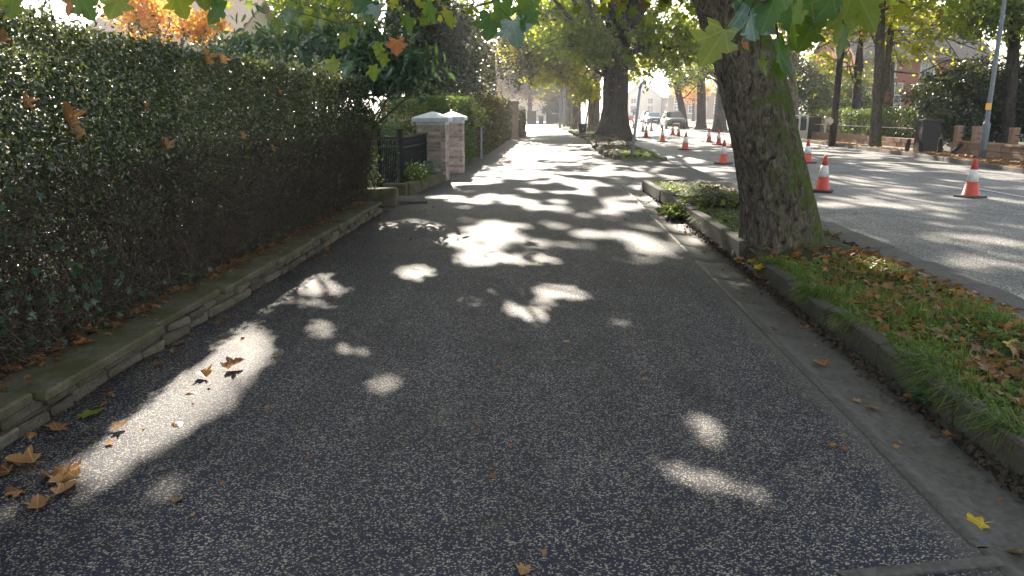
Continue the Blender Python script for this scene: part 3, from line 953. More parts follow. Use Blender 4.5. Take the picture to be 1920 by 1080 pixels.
shrub('garden_bush', 'soft mid green bush behind the brick pillars', 'bush', (-4.3, 22.5, 0),
      [((-4.2, 22.6, 1.0), (1.7, 1.4, 1.0), 5200, .6, 60, .22), ((-3.0, 23.4, 1.2), (1.0, 1.2, .85), 3000, .6, 30, .2), ((-5.6, 20.5, .7), (1.2, 1.4, .7), 2200, .6, 30, .2)], (.07, .13), LEAF_OVAL, 'ivy', 8, stems=10)


def hedge_box(name, label, x0, x1, y0, y1, h, n, size, mat, seed, wob=.10, x0b=None, x1b=None, base=0.0):
    """clipped hedge whose sides may drift from x0..x1 at y0 to x0b..x1b at y1"""
    rng = np.random.default_rng(seed)
    x0b = x0 if x0b is None else x0b
    x1b = x1 if x1b is None else x1b
    P = []
    lens = np.array([(y1 - y0) * h, (y1 - y0) * h * .5, (y1 - y0) * (x1 - x0), (x1 - x0) * h, (x1 - x0) * h])
    cnt = (lens / lens.sum() * n).astype(int)
    for side, c in enumerate(cnt):
        u, v = rng.random(c), rng.random(c)
        d = rng.exponential(.06, c)
        if side < 2:
            yy, zz = y0 + u * (y1 - y0), base + .05 + v * (h - .05)
            t = (yy - y0) / (y1 - y0)
            e = (x1 + (x1b - x1) * t) if side == 0 else (x0 + (x0b - x0) * t)
            sgn = 1 if side == 0 else -1
            xx = e + sgn * (wob * 2 * (fbm(yy * .9, zz * 1.1, seed=seed) - .5) - d)
        elif side == 2:
            yy = y0 + u * (y1 - y0)
            t = (yy - y0) / (y1 - y0)
            xx = (x0 + (x0b - x0) * t) * (1 - v) + (x1 + (x1b - x1) * t) * v
            zz = base + h + wob * 2 * (fbm(xx * .9, yy * .9, seed=seed + 1) - .5) - d
        else:
            yy0 = y0 if side == 3 else y1
            xx = (x0 if side == 3 else x0b) + u * (x1 - x0)
            zz = base + .05 + v * (h - .05)
            yy = yy0 + (wob * (fbm(xx, zz, seed=seed + 2) - .5) + d) * (1 if side == 3 else -1)
        P.append(np.stack([xx, yy, zz], 1))
    P = np.concatenate(P)
    root = tag(empty(name, ((x0 + x1) / 2, (y0 + y1) / 2, base)), label, 'hedge')
    tag(link('foliage', leaf_cloud('foliage', P, rng.uniform(size[0], size[1], len(P)), LEAF_OVAL, M[mat], .5, None, .3, rng), root, world_coords=True), kind='stuff')
    m = 260
    A = np.stack([rng.uniform(x0 + .15, x1 - .15, m), rng.uniform(y0, y1, m), np.full(m, base)], 1)
    A[:, 0] += (x1b - x1) * (A[:, 1] - y0) / (y1 - y0)
    B = A + np.stack([rng.normal(0, .1, m), rng.normal(0, .25, m), rng.uniform(.5, .9, m) * h], 1)
    tag(link('stems', sticks_mesh('stems', A, B, .014, .005, M['twig']), root, world_coords=True), kind='stuff')
    return root


hedge_box('hedge', 'bluish green ivy clad hedge directly beyond the second brick pillar', -3.4, -2.32, 20.8, 25.4, 1.95, 9000, (.06, .12), 'ivy', 31)
hedge_box('hedge', 'tall dark clipped hedge running from the ivy hedge to the far gate post', -3.3, -2.2, 26.0, 43.2, 2.15, 22000, (.07, .13), 'beech', 32, x0b=-3.0, x1b=-1.95)
hedge_box('hedge', 'short rounded hedge end just past the far stone gate post', -2.4, -1.3, 45.2, 48.5, 1.62, 3500, (.08, .14), 'beech', 33, wob=.2)
MB().tube([(0, 0, 0), (0, 0, 1.08)], [.035, .03], 8).build('pale_post', M['grey_metal'], loc=(-2.18, 25.65, 0))
tag(bpy.data.objects['pale_post'], 'thin pale grey post in the gap between the two path side hedges', 'post')

# tan fence panel behind the garden bush
fp = tag(empty('fence_panel', (-4.6, 25.5, 0)), 'tan board fence panel showing above the garden bush', 'fence')
for i in range(12):
    MB().box(-.9 + i * .152, -.9 + i * .152 + .144, -.012 + .012 * (i % 2), .012 + .012 * (i % 2), .05, 1.98).build('board', M['tan_wood'], fp)
for z0 in (.3, 1.6):
    MB().box(-.95, .95, .026, .066, z0, z0 + .08).build('rail', M['tan_wood'], fp)

# ------------------------------------------------------------------ brick gate pillars
bv = [stone_mesh('brick', M['brick'], .215, .1025, .065, .004, .0025, s + 200) for s in range(6)]


def pillar(cx, cy, half, h, cap_half, label):
    root = tag(empty('brick_pillar', (cx, cy, 0)), label, 'pillar', 'brick gate pillars')
    e = half - .012
    MB().box(-e, e, -e, e, -.05, h).build('mortar_core', M['brick_mortar'], root)
    nrow = int((h - .075) / .075)
    for r in range(nrow):
        zc = .0375 + r * .075
        for f in range(4):
            a = f * math.pi / 2
            per = (2 * half - .1025) / 2.0
            for q in range(3):
                # half-bond: alternate full and half bricks
                if r % 2 == 0:
                    segs = [(-half, -half + per * .98), (-half + per, -half + 2 * per * .99)]
                else:
                    segs = [(-half, -half + per * .48), (-half + per * .5, -half + per * 1.48), (-half + per * 1.5, half - .1125)]
                if q >= len(segs): continue
                s0, s1 = segs[q]
                c0 = (s0 + s1) / 2
                x, y = c0, -half + .051
                X, Y = x * math.cos(a) - y * math.sin(a), x * math.sin(a) + y * math.cos(a)
                link('brick', random.choice(bv), root, loc=(X, Y, zc), rot=(random.uniform(-.01, .01), random.uniform(-.01, .01), a + random.uniform(-.012, .012)), scale=((s1 - s0 - .01) / .215, 1, 1))
    top = nrow * .075
    MB().box(-half - .01, half + .01, -half - .01, half + .01, top, top + .07, .006).build('neck_band', M['white_paint'], root)
    z0 = top + .072
    c = cap_half
    mb = MB()
    mb.add([(-c, -c, z0), (c, -c, z0), (c, c, z0), (-c, c, z0), (-c, -c, z0 + .085), (c, -c, z0 + .085), (c, c, z0 + .085), (-c, c, z0 + .085),
            (-c * .9, -c * .9, z0 + .105), (c * .9, -c * .9, z0 + .105), (c * .9, c * .9, z0 + .105), (-c * .9, c * .9, z0 + .105),
            (-.03, -.03, z0 + .225), (.03, -.03, z0 + .225), (.03, .03, z0 + .225), (-.03, .03, z0 + .225)],
           [(3, 2, 1, 0)] + [(b + i, b + (i + 1) % 4, b + 4 + (i + 1) % 4, b + 4 + i) for b in (0, 4, 8) for i in range(4)] + [(12, 13, 14, 15)])
    mb.build('cap', M['white_paint'], root)
    return root


pillar(-2.62, 17.6, .33, 1.40, .42, 'brick pillar with white pyramid cap that the black railing is fixed to')
pillar(-2.45, 19.9, .29, 1.40, .365, 'smaller looking brick pillar with white cap standing behind and right of the railing pillar')

# black railing from pillar to gate post, and the gate folded inwards
rail = tag(empty('railing', (-2.88, 14.95, 0)), 'black iron railing between the brick pillar and the square gate post', 'railing')
p0, p1 = Vector((-2.88, 14.95, 0)), Vector((-2.72, 17.27, 0))
d = (p1 - p0)
ang = math.atan2(d.y, d.x)
Lr = d.length
rr = rail
rr.rotation_euler = (0, 0, ang)
for z0, z1 in ((1.06, 1.10), (.86, .89), (.12, .16)):
    MB().box(0, Lr, -.02, .02, z0, z1).build('rail', M['black_iron'], rr)
for i in range(34):
    x = .06 + i * (Lr - .12) / 33
    MB().tube([(x, 0, .0), (x, 0, 1.07)], .011, 6).build('bar', M['black_iron'], rr)
for i in range(20):
    x = .15 + i * (Lr - .2) / 20
    MB().lathe([(.018, -.008), (.03, 0), (.018, .008)], 8).build('ring', M['black_iron'], rr, loc=(x, 0, .975), rot=(math.pi / 2, 0, 0))
gt = tag(empty('gate', (-2.88, 14.88, 0), math.radians(180 - 42)), 'black iron garden gate standing ajar with square posts', 'gate')
for x in (0, .72):
    MB().box(x - .045, x + .045, -.045, .045, 0, 1.22, .006).box(x - .055, x + .055, -.055, .055, 1.222, 1.25, .006).build('post', M['black_iron'], gt)
for z0, z1 in ((1.05, 1.09), (.86, .89), (.14, .18)):
    MB().box(.05, .67, -.02, .02, z0, z1).build('rail', M['black_iron'], gt)
for i in range(10):
    x = .09 + i * .06
    MB().tube([(x, 0, .12), (x, 0, 1.07)], .010, 6).build('bar', M['black_iron'], gt)
for i in range(4):
    MB().lathe([(.022, -.008), (.036, 0), (.022, .008)], 8).build('ring', M['black_iron'], gt, loc=(.18 + i * .12, 0, .972), rot=(math.pi / 2, 0, 0))
MB().box(.70, .75, -.05, .05, .70, .80, .004).build('latch', M['black_iron'], gt)

# planting bed in front of the railing
bed = tag(empty('planter', (-2.6, 16, 0)), 'low mossy stone planting bed along the foot of the black railing', 'planter')
pv = [stone_mesh('bed_stone', M['coping'], .22, .8, .26, .02, .02, s + 300) for s in range(4)]
for i in range(4):
    t = i / 3
    link('bed_stone', pv[i], bed, loc=(-.05 + .17 * t, -1.35 + i * .83, .11), rot=(0, random.uniform(-.05, .05), random.uniform(-.05, .05) - .06))
link('bed_stone', pv[1], bed, loc=(-.27, -1.75, .10), rot=(0, 0, 1.45), scale=(1, .6, 1))
link('soil', grid_mesh('soil', np.linspace(-.32, .02, 6), np.linspace(-1.7, 1.3, 14), lambda X, Y: .19 + 0 * X, M['soil']), bed)
shrub('flowering_plant', 'small bright green plant dotted with pale flowers in the planting bed', 'plant', (-2.72, 15.2, .2),
      [((-2.62, 15.15, .36), (.2, .3, .18), 900, .4, 18, .07)], (.03, .065), LEAF_OVAL, 'bushgreen', 41, stems=8)
fl = bpy.data.objects['flowering_plant']
rng = np.random.default_rng(4)
tag(link('flowers', leaf_cloud('flowers', blob_points(rng, (-2.6, 15.1, .4), (.22, .32, .18), 60, .8), rng.uniform(.025, .045, 60), LEAF_QUAD, M['flower'], .9), fl, world_coords=True), kind='stuff')
# strap leaved plant leaning through the railing
sp = tag(empty('strap_plant', (-2.72, 16.3, .2)), 'dark green strap leaved plant arching out between railing and pillar', 'plant')
rng = np.random.default_rng(12)
V, F = [], []
for i in range(120):
    a = rng.uniform(0, 2 * math.pi)
    L, w, h = rng.uniform(.3, .62), rng.uniform(.014, .026), rng.uniform(.3, .75)
    dx, dy = math.cos(a), math.sin(a)
    b0 = np.array([-2.72 + rng.normal(0, .08), 16.3 + rng.normal(0, .4), .18])
    n0 = len(V)
    for s in range(6):
        t = s / 5
        p = b0 + np.array([dx * L * t, dy * L * t, h * (1.9 * t - 1.75 * t * t)])
        ww = w * (1 - .85 * t ** 2)
        V += [p + np.array([-dy * ww, dx * ww, 0]), p - np.array([-dy * ww, dx * ww, 0])]
    F += [(n0 + 2 * s, n0 + 2 * s + 1, n0 + 2 * s + 3, n0 + 2 * s + 2) for s in range(5)]
tag(link('leaves', np_mesh('leaves', V, [np.array(F)], M['strap'], True), sp, world_coords=True), kind='stuff')
shrub('grey_shrub', 'low grey green shrub behind the top of the black railing', 'shrub', (-3.5, 16.6, 0),
      [((-3.5, 16.6, .95), (.5, .8, .4), 1500, .5, 30, .14), ((-3.5, 16.4, .5), (.5, .7, .4), 800, .5, 20, .14)], (.05, .1), LEAF_LONG, 'laurel', 43, stems=12)

# far stone gate post
g = tag(empty('stone_gatepost', (-1.8, 44.3, 0)), 'tall narrow sandstone gate post at the end of the dark clipped hedge', 'gatepost')
MB().box(-.2, .2, -.2, .2, 0, 1.95, .015).build('shaft', M['sandstone'], g)
MB().box(-.26, .26, -.26, .26, 1.952, 2.12, .03).build('cap', M['sandstone'], g)


# ------------------------------------------------------------------ trees
def trunk_mesh(name, line, radii, mat, seed, nu=28, nv=40, amp=.03, flare=0.0, fl_h=.4, lobes=5, hi=False):
    """line: points along the axis; smooth tube with bark ridges and root flare"""
    line = np.array(line, float)
    radii = np.array(radii, float)
    s = np.concatenate([[0], np.cumsum(np.linalg.norm(np.diff(line, axis=0), axis=1))])
    tt = np.linspace(0, 1, nv) ** (1.25 if flare else 1.0) * s[-1]
    C = np.stack([np.interp(tt, s, line[:, i]) for i in range(3)], 1)
    for _ in range(3): C[1:-1] = (C[:-2] + 2 * C[1:-1] + C[2:]) / 4
    R = np.interp(tt, s, radii)
    u = np.linspace(0, 2 * math.pi, nu, endpoint=False)
    U, T = np.meshgrid(u, tt)
    rr = R[:, None] + flare * np.exp(-(T / fl_h)) * (.75 + .35 * np.cos(lobes * U + 1.1 + seed) + .2 * np.cos(2 * U + seed * 2))
    cu, su = np.cos(U), np.sin(U)
    Rm = R.max()
    rid = 1 - np.abs(2 * fbm(cu * Rm * 13 + seed, su * Rm * 13, T * 2.6, seed=seed, octv=4) - 1)
    lum = fbm(cu * Rm * 3 + seed, su * Rm * 3, T * 1.5, seed=seed + 9, octv=3) - .5
    rr = rr + amp * (rid - .7) + amp * 1.6 * lum
    V = np.stack([C[:, 0][:, None] + rr * cu, C[:, 1][:, None] + rr * su, C[:, 2][:, None] + 0 * rr], -1).reshape(-1, 3)
    i = np.arange(nv - 1)[:, None] * nu
    j = np.arange(nu)[None]
    j2 = (j + 1) % nu
    F = np.stack([i + j, i + j2, i + nu + j2, i + nu + j], -1).reshape(-1, 4)
    return np_mesh(name, V, [F], mat, True)


def choose(rng, st, gen, tries=10):
    """of several possible bough ends take the one whose shadow falls least into the sunny gaps"""
    best = None
    for _ in range(tries):
        e = np.array(gen(), float)
        q = np.array(st)[None] + (e - np.array(st))[None] * np.linspace(.1, 1, 14)[:, None]
        t = q[:, 2] / S[2]
        c = float(lit(q[:, 0] - S[0] * t, q[:, 1] - S[1] * t).sum())
        if best is None or c < best[0]: best = (c, e)
        if c < .3: break
    return best[1]


def limb(mb, p0, p1, r0, r1, rng, sag=0.0, n=6, seg=5):
    p0, p1 = np.array(p0, float), np.array(p1, float)
    L = np.linalg.norm(p1 - p0)
    pts, rad = [], []
    for k in range(seg + 1):
        t = k / seg
        w = rng.normal(0, .035 * L, 3) * (0 < k < seg)
        pts.append(p0 + (p1 - p0) * t + w + np.array([0, 0, sag * L * math.sin(math.pi * t)]))
        rad.append(r0 + (r1 - r0) * t)
    mb.tube(pts, rad, n)
    return pts


def tree(name, label, base, line, radii, blobs, seed, leaf=(.14, .24), tmpl=LEAF_QUAD, mat='plane', bark_='bark_far', flare=.15, fl_h=.4, amp=.03, mask=True, nu=24, nv=30, limbs=10, group=None, droop=.5, up=.5, cat='tree', fork=None):
    rng = np.random.default_rng(seed)
    root = tag(empty(name, base), label, cat, group)
    link('trunk', trunk_mesh('trunk', line, radii, M[bark_], seed, nu, nv, amp, flare, fl_h), root, world_coords=True)
    mb = MB()
    top = np.array(line[-1], float)
    for b in blobs:
        c, r = np.array(b[0]), np.array(b[1])
        m = max(1, int(round(limbs * b[2] / sum(q[2] for q in blobs))))
        for k in range(m):
            t0 = rng.uniform(.45, 1.0)
            idx = t0 * (len(line) - 1)
            i0 = int(min(idx, len(line) - 2))
            st = np.array(line[i0]) * (1 - (idx - i0)) + np.array(line[i0 + 1]) * (idx - i0)
            if fork is not None: st = np.array(fork) if rng.random() < .6 else st
            e = choose(rng, st, lambda: c + unit(rng.normal(size=(1, 3)))[0] * r * .75, 10 if mask else 1)
            rb = radii[-1] * rng.uniform(.22, .5)
            pts = limb(mb, st, e, rb, .02, rng, .05)
            for q in range(3):
                a = pts[rng.integers(2, len(pts))]
                limb(mb, a, a + rng.normal(size=3) * r * .35, rb * .25, .008, rng, .02, 4, 3)
    mb.build('branches', M[bark_], root, world_coords=True)
    P = []
    for b in blobs:
        c, r, n = b[:3]
        sh = b[3] if len(b) > 3 else .35
        cl = b[4] if len(b) > 4 else max(8, int(n / 110))
        cr = b[5] if len(b) > 5 else .11 * float(np.mean(r))
        P.append(blob_points(rng, c, r, int(n), sh, cl, cr))
    P = np.concatenate(P)
    P = P[P[:, 2] > .8]
    if mask: P = P[shade_keep(P, rng, float(mask))]
    s = rng.uniform(leaf[0], leaf[1], len(P))
    tag(link('crown', leaf_cloud('crown', P, s, tmpl, M[mat], up, None, droop, rng), root, world_coords=True), kind='stuff')
    return root


# leaning plane beside the path
T1 = (2.68, 8.3, 0)
t1 = tag(empty('leaning_tree', T1), 'thick mossy plane tree leaning over the path from the near verge', 'tree')
line1 = [(2.70, 8.32, -.1), (2.66, 8.32, .15), (2.56, 8.32, .63), (2.345, 8.3, 1.36), (2.14, 8.3, 2.02), (1.84, 8.3, 2.7), (1.45, 8.35, 3.6), (1.2, 8.4, 4.6)]
link('trunk', trunk_mesh('trunk', line1, [.40, .395, .38, .355, .335, .30, .28, .26], M['bark_near'], 3, 170, 300, .042, .24, .26, 5), t1, world_coords=True)
MB().lathe([(.10, -.02), (.085, .03), (.05, .035), (.045, .015), (.001, .02)], 14).build('knot', M['bark_pale'], t1, loc=(2.43 - T1[0], 7.965 - T1[1], 1.08), rot=(math.pi / 2 + .1, 0, .1), scale=(.85, 1.1, .8))
rng = np.random.default_rng(77)
mb = MB()
clumps1 = []
for k in range(34):
    lo, hi = ((-4, 9, 3.9), (6.5, 17, 6.5)) if k < 10 else (((-5.5, 10, 4.3), (-.8, 19, 7.0)) if k < 19 else ((-4.5, -1, 3.6), (7.5, 17, 9.5)))  # middle range: extra boughs added out of view to shade the path's left
    st = np.array(line1[-1]) + np.array([0, 0, rng.uniform(-.6, 0)])
    e = choose(rng, st, lambda: rng.uniform(lo, hi), 1 if 10 <= k < 19 else 14)
    pts = limb(mb, st, e, rng.uniform(.05, .09) if 10 <= k < 19 else rng.uniform(.07, .14), .015, rng, .10, 7, 7)
    for q in pts[3:] + (pts[4:] if 10 <= k < 19 else []): clumps1.append(q)
    for q in range(4):
        a = pts[rng.integers(3, len(pts))]
        pp = limb(mb, a, choose(rng, a, lambda: a + rng.normal(size=3) * np.array([1.2, 1.2, .7]), 5), .025, .006, rng, .02, 4, 3)
        clumps1.append(pp[-1]); clumps1.append(pp[1])
mb.build('limbs', M['bark_near'], t1, world_coords=True)
clumps1 = np.array(clumps1)
k = rng.integers(0, len(clumps1), 84000)
P = clumps1[k] + rng.normal(size=(84000, 3)) * np.array([.75, .75, .5])
P = P[P[:, 2] > 2.75]
# nothing of the crown hangs into the clear view below the boughs
elev = (P[:, 2] - 1.6) / np.maximum(np.hypot(P[:, 0], P[:, 1]), .1)
P = P[(elev > .105) | (P[:, 1] < 0)]
P = P[shade_keep(P, rng)]
tag(link('crown', leaf_cloud('crown', P, rng.uniform(.14, .22, len(P)), LEAF_PLANE, M['plane'], .5, None, .6, rng), t1, world_coords=True), kind='stuff')

# large leaves hanging low enough to be seen one by one
half = [(.05, .0), (.20, -.11), (.40, -.08), (.35, .06), (.36, .18), (.30, .22), (.46, .24), (.62, .36), (.50, .42), (.40, .50), (.24, .52), (.31, .64), (.24, .70), (.20, .80), (.09, .90)]
outl = [(0, 0)] + half + [(0, 1.0)] + [(-x, y) for x, y in reversed(half)]


def big_leaf(name, mat, curl, fold, seed, petiole=True):
    r = random.Random(seed)
    wq = r.uniform(.8, 1.15)
    cz = lambda x, y: curl * ((x * x) * 1.3 + (y - .3) ** 2 * .6) + fold * abs(x) + .04 * math.sin(7 * x + 5 * y + seed)
    ol = [(x * wq * r.uniform(.90, 1.08), y * r.uniform(.96, 1.03)) for x, y in outl]
    cen = (0, .30)
    inner = [(cen[0] + (x - cen[0]) * .5, cen[1] + (y - cen[1]) * .5) for x, y in ol]
    V = [(x, y, cz(x, y)) for x, y in ol] + [(x, y, cz(x, y) * .9) for x, y in inner] + [(0, .3, cz(0, .3))]
    n = len(ol)
    Q = [(i, (i + 1) % n, n + (i + 1) % n, n + i) for i in range(n)]
    T = [(n + i, n + (i + 1) % n, 2 * n) for i in range(n)]
    fl = [np.array(Q), np.array(T)]
    if petiole:
        b = len(V)
        V += [(-.012, 0, cz(0, 0)), (.012, 0, cz(0, 0)), (.03, -.38, .08 + cz(0, 0)), (.014, -.38, .08 + cz(0, 0))]
        fl[0] = np.concatenate([fl[0], [(b, b + 1, b + 2, b + 3)]])
    return np_mesh(name, V, fl, mat, True)


HM = {c: [big_leaf('leaf', M[c], cu, fo, s) for s, (cu, fo) in enumerate(((-.25, .12), (-.15, .2), (-.4, .05)))] for c in ('hang', 'hang_teal', 'hang_lime', 'hang_rust')}
HANG = {
    'r': ([(0.75, 3.0, 1.94, 't', .25), (0.67, 3.0, 1.85, 'l', .20), (0.74, 3.0, 1.87, 'r', .10), (0.8, 3.0, 1.83, 'g', .2), (0.87, 3.0, 1.81, 'g', .18), (0.81, 3.05, 1.93, 't', .2), (0.93, 3.0, 1.93, 'g', .22), (1.0, 3.0, 1.88, 'g', .22), (1.06, 3.0, 1.97, 'g', .2), (0.89, 3.1, 1.87, 'g', .2), (0.83, 2.9, 1.98, 'g', .2), (1.03, 3.2, 1.85, 'g', .17), (0.96, 3.1, 1.83, 'g', .16), (1.1, 2.9, 1.97, 'g', .23), (1.0, 3.3, 2.0, 'g', .2), (.9, 3.3, 2.02, 'g', .2), (.82, 3.05, 1.77, 'g', .12), (.9, 3.05, 1.76, 'g', .12)],
          [(2.0, 5.5, 3.6), (1.3, 4.2, 2.6), (.95, 3.1, 2.1), (.78, 2.9, 1.98)]),
    'm': ([(-0.22, 5.0, 2.1, 't', .24), (-0.14, 5.0, 2.06, 't', .22), (-0.36, 5.1, 2.15, 'g', .22), (-0.5, 5.2, 2.12, 'g', .2), (-0.09, 5.0, 2.17, 'g', .22), (-0.53, 5.0, 2.2, 'g', .22), (-0.29, 5.0, 2.21, 'g', .24), (-0.41, 5.0, 2.08, 'g', .18), (-0.66, 5.2, 2.2, 'l', .18), (-0.02, 5.0, 2.23, 'g', .22), (-0.15, 5.2, 2.26, 'g', .22), (.1, 5.1, 2.24, 'g', .2), (-.75, 5.3, 2.26, 'g', .2), (.25, 5.3, 2.28, 'g', .2), (.5, 5.6, 2.32, 'g', .2), (-.05, 5.3, 2.13, 'g', .2)],
          [(.9, 7.2, 3.9), (.3, 6.0, 2.9), (-.15, 5.2, 2.36), (-.45, 5.0, 2.24)]),
    'l': ([(-1.44, 6.5, 2.42, 't', .22), (-1.53, 6.5, 2.44, 't', .22), (-1.68, 6.5, 2.17, 'l', .18), (-1.63, 6.5, 2.24, 'g', .16), (-1.82, 6.5, 1.98, 'l', .16), (-1.55, 6.5, 2.0, 'l', .18), (-1.37, 6.5, 2.02, 'l', .17), (-1.25, 6.5, 2.13, 'r', .15), (-1.73, 6.5, 1.99, 'l', .17), (-1.46, 6.5, 1.92, 'g', .16), (-1.67, 6.5, 1.96, 't', .16), (-2.21, 6.5, 2.35, 't', .2), (-2.14, 6.5, 2.39, 't', .18), (-2.26, 6.5, 2.3, 'g', .18), (-1.31, 6.5, 2.24, 'g', .18), (-1.89, 6.5, 2.39, 'g', .2), (-1.18, 6.5, 2.32, 'g', .2), (-1.6, 6.6, 2.1, 'g', .18), (-1.42, 6.6, 2.12, 'g', .17), (-1.0, 6.6, 2.42, 'g', .2)],
          [(.2, 8.0, 4.0), (-.8, 7.1, 3.1), (-1.35, 6.6, 2.6), (-1.7, 6.5, 2.3), (-2.1, 6.5, 2.4)]),
    'n': ([(-2.35, 3.4, 2.05, 'g', .17), (-2.23, 3.4, 2.05, 'g', .16), (-2.06, 3.4, 2.05, 'g', .16), (-1.97, 3.4, 2.03, 'g', .15), (-1.9, 3.45, 2.06, 'l', .15), (-1.82, 3.4, 2.03, 'l', .14), (-1.62, 3.4, 2.06, 'l', .14), (-1.59, 3.4, 2.01, 'g', .13), (-1.41, 3.4, 2.03, 'g', .15), (-1.36, 3.4, 2.06, 'g', .16), (-2.15, 3.5, 2.09, 'r', .13), (-1.69, 3.5, 2.10, 'g', .15), (-1.5, 3.4, 2.08, 'g', .15), (-1.29, 3.4, 2.07, 'g', .15), (-2.0, 3.5, 2.11, 'g', .15), (-1.15, 3.5, 2.12, 'g', .15)],
          [(.1, 6.2, 3.8), (-.9, 4.4, 2.8), (-1.4, 3.5, 2.2), (-1.9, 3.4, 2.12), (-2.3, 3.4, 2.1)]),
}
CK = {'g': 'hang', 't': 'hang_teal', 'l': 'hang_lime', 'r': 'hang_rust'}
rr_ = random.Random(5)
for key, (leaves, tw) in HANG.items():
    if key in 'nm': leaves = leaves[::2]
    if key == 'm': leaves = leaves[:6]
    if key == 'l': leaves = [q for i, q in enumerate(leaves) if i % 3 != 2 or i < 5]
    if key == 'r': leaves = [q for i, q in enumerate(leaves) if i not in (3, 9, 11, 15, 12)] + [(1.15, 3.1, 1.93, 'g', .19), (1.12, 3.0, 1.86, 'g', .15), (1.2, 3.2, 2.0, 'g', .18)]
    leaves = [(x, y, z, c, s * {'r': .8, 'm': .85, 'l': .9, 'n': .8}[key] * rr_.uniform(.75, 1.1)) for x, y, z, c, s in leaves]
    mbb = MB()
    mbb.tube([(1.45, 8.35, 4.2)] + tw, [.035, .02, .011] + [.006] * (len(tw) - 2), 6)
    for (x, y, z, c, s) in leaves:
        j = min(tw[1:], key=lambda q: (q[0] - x) ** 2 + (q[1] - y) ** 2 + (q[2] - z) ** 2)
        mbb.tube([j, ((j[0] + x) / 2, (j[1] + y) / 2, max(j[2], z) + .02), (x, y, z + s * .3)], .0022, 4)
    br = mbb.build('branch', M['bark_near'], t1, world_coords=True)
    for (x, y, z, c, s) in leaves:
        # blades hang: tip downwards, face turned roughly to the open side with some scatter
        q = Euler((math.radians(rr_.uniform(-118, -62)) , math.radians(rr_.uniform(-35, 35)), math.radians(rr_.uniform(-60, 60))))
        link('leaf', rr_.choice(HM[CK[c]]), br, loc=(x, y, z + s * .3), rot=q, scale=(s, s, s))

# the big plane on the far verge and the row behind it
tree('plane_tree', 'massive dark plane tree with flared foot standing on the far verge beside the path', (3.85, 43.2, 0),
     [(3.75, 43.2, -.1), (3.8, 43.2, .6), (3.86, 43.2, 1.8), (3.85, 43.2, 3.2), (3.8, 43.2, 5.2), (3.8, 43.2, 7)], [.86, .80, .70, .68, .62, .5],
     [((4.5, 42, 14), (12, 11, 7), 120000, .3, 620, .8), ((2.5, 36, 15), (7, 5, 4), 40000, .2, 260, .7), ((3.6, 42.0, 5.0), (3.6, 2.6, 1.7), 9000, .25, 90, .42), ((7.2, 44, 5.8), (3.4, 3.2, 1.9), 8000, .3, 80, .42), ((1.4, 44.5, 6.6), (3.6, 3, 1.8), 9000, .3, 90, .42), ((3.9, 41.0, 4.5), (2.5, 1.2, 1.7), 9000, .15, 80, .36), ((7.8, 43.5, 4.7), (2.8, 2, 1.2), 6000, .2, 60, .38), ((8.0, 46, 6.8), (3.6, 3, 1.9), 8000, .2, 80, .42), ((6.4, 42, 4.9), (2.4, 2, 1.0), 4000, .2, 40, .36), ((1.6, 41.5, 5.0), (1.6, 1.6, 1.3), 3500, .2, 36, .36), ((2.6, 41.6, 3.9), (1.6, 1.2, .9), 1800, .3, 20, .3)],  # second crown mass added out of view to thicken shade on the path
     101, (.16, .26), LEAF_QUAD, 'plane', flare=.5, fl_h=.5, amp=.06, nu=64, nv=70, limbs=40)
tree('plane_tree', 'plane tree with low golden backlit boughs over the path behind the massive tree', (3.35, 55, 0),
     [(3.4, 55, -.1), (3.42, 55, 1.5), (3.4, 55, 4), (3.3, 55, 7)], [.42, .40, .38, .3],
     [((3.5, 56, 10), (6.5, 6, 5), 6000, .3), ((.2, 51, 5.2), (1.9, 3, 1.5), 4500, .1, 44, .36), ((1.7, 52, 4.1), (1.4, 3, 1.3), 3600, .1, 34, .34), ((2.7, 51, 3.0), (.9, 2, .8), 1400, .1, 16, .3), ((1.4, 54, 6.2), (2.8, 3, 1.5), 4500, .1, 44, .4), ((-.3, 54, 3.9), (1.0, 2, .7), 1100, .1, 14, .3), ((-.6, 56, 5.6), (2.6, 4, 2.4), 8000, .2, 90, .42), ((.2, 50, 6.2), (2.6, 3, 1.6), 6500, .2, 70, .4), ((-1.3, 52, 6.0), (2.0, 3, 1.9), 6500, .2, 70, .4), ((5.5, 58, 5.4), (3.0, 3, 2.0), 4500, .2, 60, .42), ((2.6, 51, 2.6), (.8, 1, .7), 700, .2, 10, .22)], 102, (.22, .34), LEAF_QUAD, 'plane_gold', 'bark_pale', limbs=18, flare=.2, mask=.7)
for i, (x, y, lab) in enumerate([(2.45, 62, 'pale grey plane trunk next beyond the golden boughed tree'), (2.2, 74, 'slim plane tree further along the far verge'), (1.9, 88, 'last plane tree visible along the far verge')]):
    tree('plane_tree', lab, (x, y, 0), [(x, y, -.1), (x, y, 2), (x, y, 4), (x - .2, y, 7)], [.40, .36, .34, .3],
         [((x + .5, y, 8.5), (5.5, 6, 5), 3600, .3), ((x - 1.5, y, 4.3), (2.5, 4, 1.6), 2200, .2)], 110 + i, (.2, .32), LEAF_QUAD, 'plane', 'bark_pale', limbs=12, flare=.25, mask=True)
# thin leaning young trunk by the litter bin
MB().tube([(0, 0, 0), (.08, 0, .7), (.2, 0, 1.5), (.3, 0, 2.4)], [.06, .055, .05, .04], 8).build('sapling_trunk', M['bark_pale'], loc=(2.55, 50.6, .1), smooth=True)
tag(bpy.data.objects['sapling_trunk'], 'thin pale leaning sapling trunk just behind the litter bin', 'sapling')

